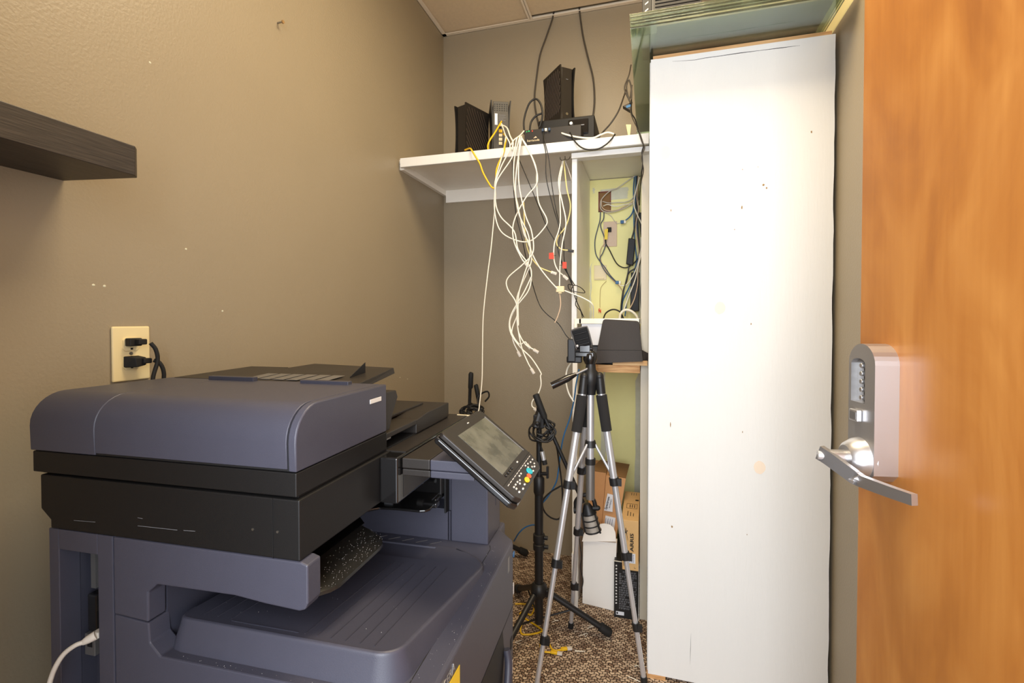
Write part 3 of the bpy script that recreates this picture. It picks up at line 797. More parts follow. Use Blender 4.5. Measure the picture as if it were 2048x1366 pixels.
# job tray under the scanner
out = [(-.27, .04), (-.045, .036), (-.045, .245), (-.075, .275), (-.072, .302), (-.055, .318), (-.02, .322), (.030, .322), (.040, .326), (.046, .336), (.046, .352), (.03, .37), (.03, .44), (-.27, .44)]
b = MB(); b.prism(out, .829, .834, 'z'); jt = C('job_tray', b, 'gloss', bevel=.0015)
vs = []; K = 14
for i in range(K + 1):
    v = .030 + .205 * i / K; e_ = 1.0
    if v < .075: e_ = .45 + .55 * math.sin(PI / 2 * (v - .030) / .045)
    if v > .195: e_ = 1 - .45 * ((v - .195) / .04) ** 2
    for u, z in ((-.047, .834), (-.047 + .030 * e_, .828), (-.047 + .062 * e_, .8195), (-.047 + .0625 * e_, .8145), (-.047 + .03 * e_, .822), (-.047, .829)):
        vs.append((u, v, z))
fs_ = [(i * 6 + j, i * 6 + (j + 1) % 6, (i + 1) * 6 + (j + 1) % 6, (i + 1) * 6 + j) for i in range(K) for j in range(6)] + [(5, 4, 3, 2, 1, 0), tuple(range(K * 6, K * 6 + 6))]
b = MB(); b.add(vs, [f[::-1] for f in fs_]); C('tray_lip', b, 'matteg', parent=jt, smooth=25)
b = MB(); b.box((.022, .352, .828), (.052, .372, .838)); C('tray_stopper', b, 'gloss', parent=jt, bevel=.002)
# scanner
b = MB(); b.prism([(-.461, .9695), (.0045, .9695), (.0045, .8875), (-.441, .8875), (-.441, .90), (-.461, .916)], 0, .575, 'y'); sc_ = C('scanner_body', b, 'black', bevel=.002)
b = MB(); b.box((-.0375, -.0008, .8875), (-.0368, .0, .969)); C('seam', b, 'dark', parent=sc_)
b = MB()
for q in [(505, 1059), (553, 1065)]:
    d_ = at(*q, Y=.53); l_ = TC.inverted() @ d_; b.cyl((l_.x, -.001, l_.z), (l_.x, .001, l_.z), .0018, n=8)
C('screw_hole', b, 'screw', parent=sc_)
b = MB()
for (a, c) in [((165, 1035), (205, 1039)), ((285, 1048), (360, 1058)), ((372, 1059), (394, 1061)), ((285, 1032), (294, 1034))]:
    A = TC.inverted() @ at(*a, Y=.53); D = TC.inverted() @ at(*c, Y=.53); b.hull8([(A.x, -.0002, A.z), (D.x, -.0002, D.z), (D.x, -.0002, D.z + .0006), (A.x, -.0002, A.z + .0006)], [(A.x, .0002, A.z), (D.x, .0002, D.z), (D.x, .0002, D.z + .0006), (A.x, .0002, A.z + .0006)])
C('scratch', b, 'greyink', parent=sc_)
b = MB(); b.box((.0045, .212, .888), (.0385, .59, .969)); C('scanner_bezel', b, 'gloss', bevel=.003, seg=3)
b = MB(); b.box((.0386, .235, .893), (.0394, .45, .935)); C('bezel_reflection', b, 'brownblack')  # the door's brown reflection on the glossy bezel, painted as a thin plate
b = MB(); b.box((-.02, .25, .969), (.036, .60, .9705)); C('scanner_top_edge', b, 'brownblack')
b = MB(); b.box((.010, .589, .969), (.045, .592, .972)); C('edge_trim', b, 'beige')
# feeder base band and platen cover
b = MB(); b.prism([(-.476, .973), (0, .973), (0, 1.0055), (-.476, 1.0055)], 0, .247, 'y'); C('feeder_base', b, 'black', bevel=.0015)
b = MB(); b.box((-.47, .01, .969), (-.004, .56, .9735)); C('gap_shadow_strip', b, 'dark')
b = MB(); b.box((-.46, .247, .992), (.0, .375, 1.002)); b.prism([(.373, .973), (.558, .973), (.558, 1.007), (.43, 1.007), (.373, 1.001)], -.46, 0, 'x'); C('platen_cover', b, 'brownblack', bevel=.0015)
b = MB(); b.box((-.004, .247, .990), (.0, .262, .9925)); C('hinge_tab', b, 'chromed')
b = MB(); b.box((-.34, .34, 1.005), (-.05, .52, 1.012)); C('eject_tray', b, 'brownblack', bevel=.002)
b = MB(); b.prism([(.245, 1.006), (.245, 1.078), (.288, 1.076), (.295, 1.062), (.275, 1.035), (.262, 1.006)], -.42, -.002, 'x'); C('eject_guide', b, 'brownblack', bevel=.002)
# document feeder shell
def adfprof(z0, ins=0):
    p = [(.246, z0), (0 + ins, z0), (-.001 + ins, 1.045 - ins)]
    R = .049
    for i in range(1, 9):
        a = PI / 2 * i / 8; p.append((-.001 + ins + (R) * (1 - math.cos(a)), 1.045 - ins + (R - .0) * math.sin(a)))
    p.append((.246, 1.0925 - ins)); return p
b = MB(); b.prism(adfprof(1.0065), -.481, -.3495, 'x'); ad = C('feeder_left_cover', b, 'body', smooth=30, bevel=.0015)
b = MB(); b.prism(adfprof(1.0095, .0), -.3485, -.0145, 'x'); ad2 = C('feeder_top_cover', b, 'body', smooth=30, bevel=.001)
b = MB(); b.prism(adfprof(1.0065, .002), -.3495, -.012, 'x'); C('feeder_gap', b, 'dark')
b = MB(); b.prism(adfprof(1.0065), -.0125, 0, 'x'); C('feeder_side_cover', b, 'body', smooth=30, bevel=.002)
b = MB(); b.box((-.0002, .188, 1.066), (.0008, .226, 1.0735)); C('name_plate', b, 'wink', bevel=.0003)
b = MB(); b.box((-.372, .224, 1.092), (-.268, .236, 1.100)); C('cover_lip', b, 'body2', bevel=.001)
b = MB(); b.box((-.162, .220, 1.091), (-.062, .233, 1.0985)); C('cover_lip', b, 'body2', bevel=.001)
# feed tray
b = MB(); b.hull8([(-.36, .236, 1.080), (-.055, .236, 1.078), (-.072, .418, 1.092), (-.305, .46, 1.092)], [(-.36, .236, 1.094), (-.055, .236, 1.091), (-.075, .418, 1.1045), (-.305, .46, 1.105)])
ft = C('feed_tray', b, 'brownblack', bevel=.001)
b = MB(); b.hull8([(-.28, .25, 1.070), (-.10, .25, 1.07), (-.10, .40, 1.078), (-.28, .40, 1.078)], [(-.28, .25, 1.082), (-.10, .25, 1.082), (-.10, .39, 1.0925), (-.28, .40, 1.0925)]); C('tray_underside', b, 'black', parent=ft)
b = MB(); b.hull8([(-.104, .292, 1.096), (-.104, .348, 1.1), (-.1025, .348, 1.1), (-.1025, .292, 1.096)], [(-.104, .292, 1.0985), (-.104, .348, 1.122), (-.1025, .348, 1.122), (-.1025, .292, 1.0985)]); C('document_guide', b, 'black', parent=ft, bevel=.0005)
b = MB()
for k in range(6):
    u = -.305 + k * .031; b.hull8([(u, .245, 1.0946 - .0003), (u + .024, .245, 1.0943), (u + .030, .30, 1.0984), (u + .006, .30, 1.0986)], [(u, .245, 1.0952), (u + .024, .245, 1.0949), (u + .030, .30, 1.0990), (u + .006, .30, 1.0992)])
C('instruction_label', b, 'chromed', parent=ft)
b = MB(); b.hull8([(-.33, .240, 1.0945), (-.315, .240, 1.0945), (-.312, .25, 1.0953), (-.327, .25, 1.0953)], [(-.33, .240, 1.0952), (-.315, .240, 1.0952), (-.312, .25, 1.096), (-.327, .25, 1.096)]); C('red_label', b, 'red', parent=ft)
b = MB(); b.hull8([(-.47, .236, 1.088), (-.30, .236, 1.088), (-.33, .40, 1.090), (-.43, .42, 1.090)], [(-.47, .236, 1.0935), (-.30, .236, 1.0935), (-.33, .40, 1.1015), (-.43, .40, 1.1015)]); C('hinge_cover', b, 'brownblack', bevel=.001)
# control panel
pa = math.radians(37.9); PX = Vector((math.cos(pa), 0, -math.sin(pa))); PY = Vector((0, 1, 0)); PN = Vector((math.sin(pa), 0, math.cos(pa)))
TP = Matrix((PX, PY, PN)).transposed().to_4x4(); TP = TP @ Matrix.Scale(.82, 4); TP.translation = Vector((.1245, .2005, 1.0225))
def CP(name, mb, m, parent=None, **k):
    return C(name, MB().add([TP @ v for v in mb.v], mb.f), m, parent, **k)
WP = .262; LP = .210
outl = [(.006, 0), (0, .006), (0, WP - .02), (.012, WP), (.17, WP - .004), (.20, WP - .018), (LP, WP - .04), (LP, .012), (.196, 0)]
b = MB(); b.prism(outl, -.012, 0, 'z'); pn = CP('control_panel', b, 'brownblack', bevel=.0025, seg=3)
b = MB(); b.prism([(x_ + (-.002 if x_ < .1 else .002), y_ + (-.0045 if y_ < .1 else .0035)) for x_, y_ in outl], -.026, -.0125, 'z'); CP('panel_case', b, 'gloss', pn, bevel=.003, seg=3)
b = MB(); b.prism([(.03, .03), (.03, WP - .03), (.13, WP - .03), (.17, WP - .05), (.17, .03)], -.045, -.026, 'z'); CP('panel_back', b, 'black', pn, bevel=.006)
b = MB(); b.box((.002, -.0052, -.0125), (LP - .012, -.004, -.0113)); CP('case_line', b, 'greyb', pn)
b = MB(); b.box((.027, .042, -.001), (.150, .240, .0006)); CP('screen', b, 'screen', pn)
b = MB(); b.box((.025, .2385, 0), (.152, .2415, .0012)); CP('screen_edge', b, 'greyink', pn)
b = MB(); b.box((.165, .004, -.001), (.1665, WP - .006, .0012)); CP('groove', b, 'wink' if False else 'dark', pn)
def btn(s_, w_, rs, rw, m, nm='button'):
    b = MB(); pts = [(s_ + rs * math.cos(2 * PI * i / 18), w_ + rw * math.sin(2 * PI * i / 18)) for i in range(18)]; b.prism(pts, 0, .003, 'z'); return CP(nm, b, m, pn, bevel=.0008)
btn(.192, .156, .0085, .0125, 'btncyan', 'start_button'); btn(.197, .131, .006, .0105, 'btnor', 'stop_button'); btn(.198, .107, .0065, .0115, 'btnye', 'reset_button')
b = MB()
for k in range(12):
    w_ = .018 + k * .019; b.box((.172, w_, 0), (.1735, w_ + .012, .0006))
for k, (s_, w_) in enumerate([(.182, .03), (.182, .045), (.188, .032), (.182, .062), (.188, .064), (.184, .078), (.178, .094), (.178, .11), (.176, .165), (.183, .168), (.178, .185), (.19, .188), (.181, .205), (.19, .215), (.181, .228)]):
    b.box((s_, w_, 0), (s_ + .0035, w_ + .007, .0008))
CP('key_legend', b, 'wink', pn)
for (s_, w_) in [(.198, .03), (.201, .055), (.199, .078), (.199, .172), (.196, .2)]: btn(s_, w_, .0022, .0035, 'wink')
for k in range(4): btn(.157, .05 + k * .017, .003, .004, 'gloss')
b = MB(); b.box((.156, .148, 0), (.1595, .156, .001)); b.box((.014, .13, 0), (.0165, .139, .0008)); CP('indicator', b, 'wink', pn)
# printer network cable
nc = thing('network_cable', 'white network cable plugged into the back corner of the copier', 'cable', TC @ Vector((-.363, .0, .665)))
pts = [at(168, 1284, Y=.512), at(150, 1291, Y=.505), at(128, 1308, Y=.498), at(112, 1332, Y=.492), at(101, 1360, Y=.488), at(92, 1400, Y=.482), at(84, 1470, Y=.475), at(80, 1600, Y=.47), at(80, 1900, Y=.47)]
cable('jacket', None, pts, .0035, 'gcable', parent=nc)
b = MB(); b.ring([at(166, 1285, Y=.512), at(176, 1279, Y=.515), at(192, 1270, Y=.522)], [.0042, .006, .0068], 10); b.build('boot', 'gcable', nc, world=True, smooth=50)
e_ = at(190, 1271, Y=.522); b = MB(); b.box(e_ + Vector((-.006, 0, -.0045)), e_ + Vector((.006, .032, .0045))); b.build('plug', 'gcable', nc, world=True, bevel=.001)

# ================================================================== TRIPOD
ta = Vector((-.190, 1.653, 0))
tr = thing('camera_tripod', 'silver and black photo tripod standing before the alcove', 'tripod', (ta.x, ta.y, 0))
feet = [Vector((-.343, 1.459, .0)), Vector((-.007, 1.637, .0)), Vector((-.289, 1.862, .0))]
V = lambda x, y, z: Vector((ta.x + x, ta.y + y, z))
b = MB(); b.cyl(V(0, 0, .62), V(0, 0, .985), .0125, n=24); b.build('centre_column', 'silver', tr, world=True, smooth=40)
b = MB(); b.cyl(V(0, 0, .595), V(0, 0, .72), .0150, n=24); b.build('lower_column', 'chromed', tr, world=True, smooth=40)
b = MB(); b.cyl(V(0, 0, .715), V(0, 0, .735), .0175, n=24); b.build('column_collar', 'matteblack', tr, world=True, smooth=40)
b = MB(); b.cyl(V(0, 0, .775), V(0, 0, .797), .021, .017, n=24); sp_ = b.build('spreader_hub', 'matteblack', tr, world=True, smooth=40)
b = MB(); b.ring([V(0, 0, .955), V(0, 0, .985), V(0, 0, 1.0), V(0, 0, 1.03), V(0, 0, 1.04), V(0, 0, 1.065)], [.017, .021, .026, .026, .018, .016], 24); b.build('shoulder', 'matteblack', tr, world=True, smooth=40)
for f in feet:
    d = (f - Vector((ta.x, ta.y, 0))); d.normalize(); topp = Vector((ta.x, ta.y, 1.0)) + d * .030
    L = f - topp
    P = lambda t: topp + L * t
    ln = L.length
    lg = MB(); lg.cyl(P(.0), P(.33), .0125, n=16); lgo = lg.build('leg', 'silver', tr, world=True, smooth=40)
    b = MB(); b.cyl(topp + Vector((0, 0, .022)), P(.04), .0135, .0155, n=16); b.ball(topp + Vector((0, 0, .018)), .015); b.build('leg_joint', 'matteblack', lgo, world=True, smooth=40)
    b = MB(); b.cyl(P(.045), P(.165), .0185, .0175, n=20); b.build('foam_grip', 'foam', lgo, world=True, smooth=40)
    b = MB(); b.cyl(P(.33), P(.585), .0105, n=16); b.build('middle_section', 'silver', lgo, world=True, smooth=40)
    b = MB(); b.cyl(P(.57), P(.985), .0082, n=16); b.build('lower_section', 'silver', lgo, world=True, smooth=40)
    b = MB(); b.cyl(P(.975), P(1.0) , .011, n=12); b.build('rubber_foot', 'rubber', lgo, world=True, smooth=40)
    for t, r_ in ((.322, .0165), (.568, .0145), (.80, .0125)):
        b = MB(); b.cyl(P(t), P(t + .025), r_, n=16); q = P(t + .012); b.box(q + Vector((.006, -.012, -.012)), q + Vector((r_ + .008, -.002, .012)))
        b.build('leg_clamp', 'matteblack', lgo, world=True, smooth=35)
    h_ = Vector((ta.x, ta.y, .785)) + d * .016; e_ = P(.325)
    b = MB(); b.cyl(h_, e_, .0048, n=10); b.build('strut', 'silver', sp_, world=True, smooth=40)
# head
hd = MB(); hd.ring([V(-.002, 0, 1.06), V(-.002, 0, 1.075), V(-.002, 0, 1.095), V(-.003, 0, 1.105)], [.018, .024, .022, .014], 20); hdo = hd.build('pan_head', 'gloss', tr, world=True, smooth=40)
b = MB(); b.cyl(V(-.055, -.005, 1.105), V(.008, -.005, 1.112), .010, n=14); b.box(V(-.05, -.02, 1.085), V(.012, .012, 1.10)); b.box(V(-.036, -.018, 1.10), V(-.0, .014, 1.125)); b.build('tilt_joint', 'gloss', hdo, world=True, bevel=.002)
TM = frame(V(-.046, -.012, 1.112), Vector((.9, -.1, .25)), Vector((-.22, -.3, .92))) @ Matrix.Scale(1.2, 4)
b = MB(TM); b.box((0, 0, -.008), (.045, .055, .002)); b.box((.004, .006, .002), (.041, .012, .006)); b.box((.004, .022, .002), (.041, .026, .006)); b.box((.004, .040, .002), (.041, .044, .006)); b.build('camera_plate', 'matteblack', hdo, world=True, bevel=.002)
b = MB(TM); b.curve([(.0, 0, .004), (-.001, .05, .004), (.006, .058, .004), (.04, .058, .004), (.047, .05, .004), (.047, 0, .004)], .002, 6, 5); b.build('plate_rim', 'chromed', hdo, world=True, smooth=60)
b = MB(); b.ball(V(-.041, -.035, 1.122), .005); b.build('latch_pin', 'silver', hdo, world=True, smooth=60)
b = MB(); b.box(V(-.078, -.015, 1.065), V(-.050, .012, 1.145)); b.box(V(-.082, -.01, 1.062), V(-.03, .012, 1.085)); b.box(V(-.055, -.012, 1.10), V(-.035, .01, 1.13)); b.build('side_mount', 'matteblack', hdo, world=True, bevel=.004)
b = MB(); b.cyl(V(-.028, .03, 1.13), V(-.028, .03, 1.163), .0145, n=20); b.build('knob', 'gloss', hdo, world=True, smooth=40, bevel=.001)
hs = at(1180, 735, Y=1.645); he = at(1103, 772, Y=1.60); mid = hs.lerp(he, .42)
b = MB(); b.cyl(hs, mid, .0045, n=12); b.build('handle_rod', 'chromed', hdo, world=True, smooth=40)
b = MB(); b.ring([hs.lerp(he, .36), hs.lerp(he, .5), hs.lerp(he, .58), he], [.006, .010, .0125, .0125], 18); b.build('pan_handle', 'gloss', hdo, world=True, smooth=40)

# ================================================================== MICROPHONE STANDS
def coil(parent, c, r, n, rad, seed, nm='cable_coil', m='bcable', sq=(1, .5, .8)):
    rnd = random.Random(seed); pts = []
    a = 0
    for k in range(n * 10):
        a += 2 * PI / 10; j = k // 10
        rr = r * (.75 + .35 * math.sin(j * 2.1 + seed)); tilt = .5 * math.sin(j * 1.7 + seed)
        p_ = Vector((rr * math.cos(a) * sq[0], rr * math.sin(a) * sq[1] * math.sin(tilt + .8) + .01 * math.sin(j * 3), rr * math.sin(a) * sq[2]))
        pts.append(Vector(c) + p_ + Vector((rnd.uniform(-.006, .006), rnd.uniform(-.006, .006), rnd.uniform(-.006, .006))))
    return pts
def mic_stand(base, label, foots, tall):
    t = thing('microphone_stand', label, 'microphone stand', (base.x, base.y, 0))
    B = lambda x, y, z: Vector((base.x + x, base.y + y, z))
    b = MB(); b.cyl(B(0, 0, .045), B(0, 0, tall * .64), .0165, n=20); b.build('lower_pole', 'matteblack', t, world=True, smooth=40)
    b = MB(); b.cyl(B(0, 0, tall * .6), B(0, 0, tall), .0105, n=20); b.build('upper_pole', 'matteblack', t, world=True, smooth=40)
    b = MB(); b.ring([B(0, 0, tall * .375), B(0, 0, tall * .377), B(0, 0, tall * .40), B(0, 0, tall * .403), B(0, 0, tall * .41), B(0, 0, tall * .413), B(0, 0, tall * .443), B(0, 0, tall * .446)], [.018, .0225, .0225, .0185, .0185, .0225, .0225, .018], 20)
    b.cyl(B(.018, 0, tall * .39), B(.036, 0, tall * .39), .008, n=10); b.cyl(B(.018, 0, tall * .43), B(.034, 0, tall * .43), .008, n=10)
    b.build('pole_clamp', 'matteblack', t, world=True, smooth=40)
    b = MB(); b.ring([B(0, 0, tall * .62), B(0, 0, tall * .63), B(0, 0, tall * .69), B(0, 0, tall * .70)], [.018, .021, .021, .014], 20); b.cyl(B(.0, 0, tall * .71), B(.035, -.005, tall * .715), .007, n=10); b.box(B(.03, -.009, tall * .695), B(.038, .004, tall * .745)); b.build('height_lock', 'matteblack', t, world=True, smooth=40)
    b = MB(); b.ring([B(0, 0, .15), B(0, 0, .165), B(0, 0, .19), B(0, 0, .20)], [.028, .033, .030, .02], 20); hub = b.build('leg_hub', 'matteblack', t, world=True, smooth=40)
    for f in foots:
        d = Vector((f.x - base.x, f.y - base.y, 0)).normalized(); s0 = B(0, 0, .165) + d * .035; e0 = Vector((f.x, f.y, .022))
        b = MB(); b.cyl(s0, e0, .0115, n=14); lg = b.build('leg', 'matteblack', t, world=True, smooth=40)
        b = MB(); b.box(B(0, 0, .15) + d * .02 - Vector((.012, .012, 0)), B(0, 0, .178) + d * .04 + Vector((.008, .008, 0))); b.build('leg_bracket', 'matteblack', lg, world=True, bevel=.003)
        v = (e0 - s0).normalized(); b = MB(); b.ring([e0 - v * .045, e0 - v * .042, e0 - v * .004, e0 + v * .004], [.013, .0165, .0175, .013], 16); b.build('rubber_foot', 'rubber', lg, world=True, smooth=40)
        m_ = s0.lerp(e0, .42); b = MB(); b.cyl(B(0, 0, .065) + d * .015, m_, .0035, n=8); b.build('brace', 'matteblack', lg, world=True, smooth=40)
    return t, B
p1 = Vector((-.401, 1.79, 0))
ms, B = mic_stand(p1, 'black microphone stand in front of the grey wall with a boom and hanging microphone', [Vector((-.136, 1.837, 0)), Vector((-.555, 2.03, 0)), Vector((-.50, 1.525, 0))], .875)
b = MB(); b.cyl(B(-.008, -.02, .80), B(.006, .0, .86), .018, n=14); b.box(B(-.018, -.022, .80), B(.022, .012, .85)); b.ball(B(.0, -.03, .82), .009); b.build('boom_clutch', 'matteblack', ms, world=True, bevel=.003)
g0 = at(1071, 788, Y=1.775); g1 = at(1090, 838, Y=1.775)
b = MB(); b.ring([g0, g0.lerp(g1, .03), g1.lerp(g0, .1), g1], [.009, .0125, .0125, .009], 16); b.build('counterweight', 'rubber', ms, world=True, smooth=40)
bm = at(1166, 1005, Y=1.80)
b = MB(); b.cyl(g0.lerp(g1, .8), bm, .0075, n=14); b.build('boom_arm', 'matteblack', ms, world=True, smooth=40)
xc = cable('microphone_cable', 'black cord wrapped in loops around the top of the nearer microphone stand', [at(1086, 905, Y=1.765), at(1080, 880, Y=1.765)] + coil(None, at(1086, 862, Y=1.775), .050, 8, .0035, 3) + [at(1112, 890, Y=1.82), at(1118, 925, Y=1.85), at(1125, 985, Y=1.86), at(1122, 1032, Y=1.86), at(1108, 1038, Y=1.86), at(1090, 1025, Y=1.86), at(1085, 1003, Y=1.86), at(1100, 985, Y=1.86), at(1122, 972, Y=1.86)], .0034, 'bcable', cat='cable', sub=3, n=6)
xl = thing('cable_connector', 'silver and black audio plug at the end of the looped cord', 'plug', at(1086, 930, Y=1.762))
b = MB(); b.cyl(at(1084, 903, Y=1.762), at(1088, 921, Y=1.762), .0085, n=16); b.build('shell', 'silver', xl, world=True, smooth=40)
b = MB(); b.cyl(at(1088, 920, Y=1.762), at(1090, 929, Y=1.762), .0095, n=16); b.build('collar', 'rubber', xl, world=True, smooth=40)
# microphone on the boom
mc = thing('microphone', 'short black microphone with silver grille hanging from the boom', 'microphone', at(1180, 1062, Y=1.79))
ma = at(1172, 1000, Y=1.79); mb_ = at(1187, 1064, Y=1.79); Lm = mb_ - ma
q = lambda t: ma + Lm * t
b = MB(); b.ring([q(.12), q(.2), q(.36), q(.40)], [.012, .017, .024, .026], 24); b.build('body', 'matteblack', mc, world=True, smooth=50)
b = MB(); b.ring([q(.40), q(.97)], [.0255, .0290], 28); b.build('grille', 'mesh', mc, world=True, smooth=50)
for t in (.40, .58, .76, .94):
    b = MB(); r_ = .0262 + .0035 * (t - .4) / .57; b.cyl(q(t), q(t + .035), r_ + .0015, n=28); b.build('band', 'matteblack', mc, world=True, smooth=50)
b = MB()
for s in (-1, 1): b.cyl(q(.38) + Vector((s * .024, -.015, 0)), q(.97) + Vector((s * .0275, -.012, 0)), .0035, n=8)
b.build('cage_rib', 'matteblack', mc, world=True, smooth=50)
b = MB(); b.cyl(q(.97), q(1.0), .0275, n=28); b.build('end_cap', 'chromed', mc, world=True, smooth=50)
b = MB(); b.curve([at(1152, 1020, Y=1.79), at(1152, 1003, Y=1.79), at(1162, 992, Y=1.79), at(1176, 990, Y=1.79), at(1187, 1000, Y=1.79), at(1191, 1015, Y=1.79)], .008, 10, 6); b.cyl(at(1148, 1020, Y=1.79), at(1158, 1020, Y=1.79), .013, n=14); b.cyl(at(1186, 1016, Y=1.79), at(1196, 1016, Y=1.79), .010, n=14); b.ball(at(1196, 1016, Y=1.79), .009); b.build('yoke', 'matteblack', mc, world=True, smooth=50)
cable('microphone_cable', 'thin black cord hanging down behind the hanging microphone', px([(1158, 1062), (1160, 1090), (1163, 1115), (1161, 1135), (1166, 1160), (1164, 1176)], 1.99), .002, 'bcable')

# second stand, behind the copier
p2 = Vector((-.845, 2.22, 0))
ms2, B2 = mic_stand(p2, 'black microphone stand in the back corner behind the copier', [Vector((-.592, 2.355, 0)), Vector((-1.0, 2.36, 0)), Vector((-.83, 1.96, 0))], .80)
b = MB(); b.ring([at(943, 745, Y=2.2), at(942, 748, Y=2.2), at(941, 775, Y=2.2), at(940, 778, Y=2.2), at(939, 812, Y=2.2)], [.009, .012, .012, .008, .008], 16); b.build('counterweight', 'rubber', ms2, world=True, smooth=40)
b = MB(); b.ring([at(951, 769, Y=2.24), at(952, 771, Y=2.24), at(956, 792, Y=2.24), at(958, 805, Y=2.24)], [.008, .011, .011, .008], 16); b.build('boom_end', 'rubber', ms2, world=True, smooth=40)
cable('microphone_cable', 'black cord bunched in coils around the stand in the back corner', coil(None, at(944, 822, Y=2.16), .058, 9, .004, 5, sq=(1, .4, .42)) + [at(955, 800, Y=2.17), at(962, 788, Y=2.18), at(975, 783, Y=2.18), at(978, 793, Y=2.18), at(970, 803, Y=2.18)], .0042, 'bcable', sub=3, n=6)

# ================================================================== ALCOVE CONTENTS
# raw wood boards
b = MB(); b.prism([(-.236, 1.985), (-.195, 1.955), (-.032, 1.955), (-.032, 2.42), (-.236, 2.42)], 1.000, 1.030, 'z'); b.build('plywood_board', 'plyedge', label='rough plywood board forming the low shelf in the alcove', cat='board', bevel=.001)
b = MB(); b.box((-.137, 1.948, 1.0305), (-.004, 1.9595, 1.050)); b.build('wooden_strip', 'pine', label='short pine strip lying on the right front of the plywood board', cat='board', bevel=.001)
b = MB(); b.box((-.0305, 2.012, .90), (-.0125, 2.42, .9995)); b.build('wooden_cleat', 'pine', label='pine cleat under the plywood board at the right of the alcove', cat='board', bevel=.001)
# plastic bin
bn = thing('plastic_bin', 'white plastic bin with a rim on the alcove shelf behind the black folder', 'bin', (-.15, 2.05, 1.105))
b = MB()
x0, x1, y0, y1 = -.266, -.035, 1.966, 2.19
zb_, zt2 = 1.108, 1.212
wt = .003
b.hull8([(x0 + .012, y0 + .012, zb_), (x0 + .012, y1 - .012, zb_), (x1 - .012, y1 - .012, zb_), (x1 - .012, y0 + .012, zb_)][::-1], [(x0 + .012, y0 + .012, zb_ + .004), (x0 + .012, y1 - .012, zb_ + .004), (x1 - .012, y1 - .012, zb_ + .004), (x1 - .012, y0 + .012, zb_ + .004)][::-1])
for (xa, ya, xb, yb) in ((x0, y0, x1, y0 + wt), (x0, y1 - wt, x1, y1), (x0, y0, x0 + wt, y1), (x1 - wt, y0, x1, y1)): b.box((xa, ya, zb_), (xb, yb, zt2))
b.build('tub', 'tote', bn, world=True)
b = MB(); zr = zt2; b.box((x0 - .026, y0 - .008, zr - .018), (x0, y0 + .002, zr + .004))
for (xa, ya, xb, yb) in ((x0 - .008, y0 - .008, x1 + .004, y0 + .004), (x0 - .008, y1 - .004, x1 + .004, y1 + .006), (x0 - .008, y0 - .008, x0 + .003, y1 + .006), (x1 - .003, y0 - .008, x1 + .004, y1 + .006)): b.box((xa, ya, zr - .018), (xb, yb, zr + .004))
b.build('rim', 'wcable', bn, world=True, bevel=.002)
b = MB(); b.box((x0 - .028, y0 - .010, zr - .036), (x0 - .014, y0 + .002, zr - .015)); b.build('corner_latch', 'wcable', bn, world=True, bevel=.004)
dv = thing('speakerphone', 'dark grey wedge-shaped device under the white plastic bin', 'device', (-.16, 2.06, 1.031))
b = MB(); b.hull8([(-.232, 1.965, 1.031), (-.232, 2.2, 1.031), (-.05, 2.2, 1.031), (-.05, 1.965, 1.031)][::-1], [(-.232, 1.985, 1.107), (-.232, 2.19, 1.107), (-.05, 2.19, 1.107), (-.05, 1.985, 1.107)][::-1]); b.build('case', 'greyb', dv, world=True, bevel=.006, seg=3)
b = MB(); b.box((-.230, 1.962, 1.032), (-.06, 1.969, 1.056)); b.build('front_panel', 'gloss', dv, world=True, bevel=.002)
b = MB(); b.box((-.228, 1.968, 1.066), (-.06, 1.975, 1.069)); b.build('groove', 'dark', dv, world=True)
# folio leaning on the bin
Z0 = 1.04
fo = thing('tablet_folio', 'dark brown tablet case leaning in front of the white plastic bin', 'tablet case', (-.12, 1.93, 1.0385))
c = [at(1189, 727, Y=1.928), at(1286, 723, Y=1.928), at(1278, 643, Y=1.952), at(1206, 639, Y=1.952)]
def rounded(c4, r):
    out = []
    for i in range(4):
        p0, p1_, p2_ = c4[i - 1], c4[i], c4[(i + 1) % 4]
        a = p1_ + (p0 - p1_).normalized() * r[i]; e = p1_ + (p2_ - p1_).normalized() * r[i]
        for k in range(5):
            t = k / 4; out.append(a * (1 - t) ** 2 + p1_ * 2 * t * (1 - t) + e * t * t)
    return out
o_ = rounded(c, [.002, .004, .012, .012]); nn_ = len(o_); off = Vector((0, .009, .003))
b = MB(); b.add(list(o_) + [p_ + off for p_ in o_], [tuple(range(nn_)), tuple(range(2 * nn_ - 1, nn_ - 1, -1))] + [((i + 1) % nn_, i, nn_ + i, nn_ + (i + 1) % nn_) for i in range(nn_)]); b.build('cover', 'folio', fo, world=True, bevel=.001)
fa, fb_ = at(1194, 699.5, Y=1.9345), at(1284, 700.5, Y=1.9345)
b = MB(); b.cyl(fa, fb_, .0009, n=6); b.build('fold_line', 'dark', fo, world=True)
b = MB(); b.hull8([at(1284, 700, Y=1.95), at(1300, 708, Y=1.96), at(1297, 722, Y=1.96), at(1284, 722, Y=1.95)], [at(1284, 700, Y=1.955), at(1300, 708, Y=1.965), at(1297, 722, Y=1.965), at(1284, 722, Y=1.955)])
b.build('flap', 'folio', fo, world=True)

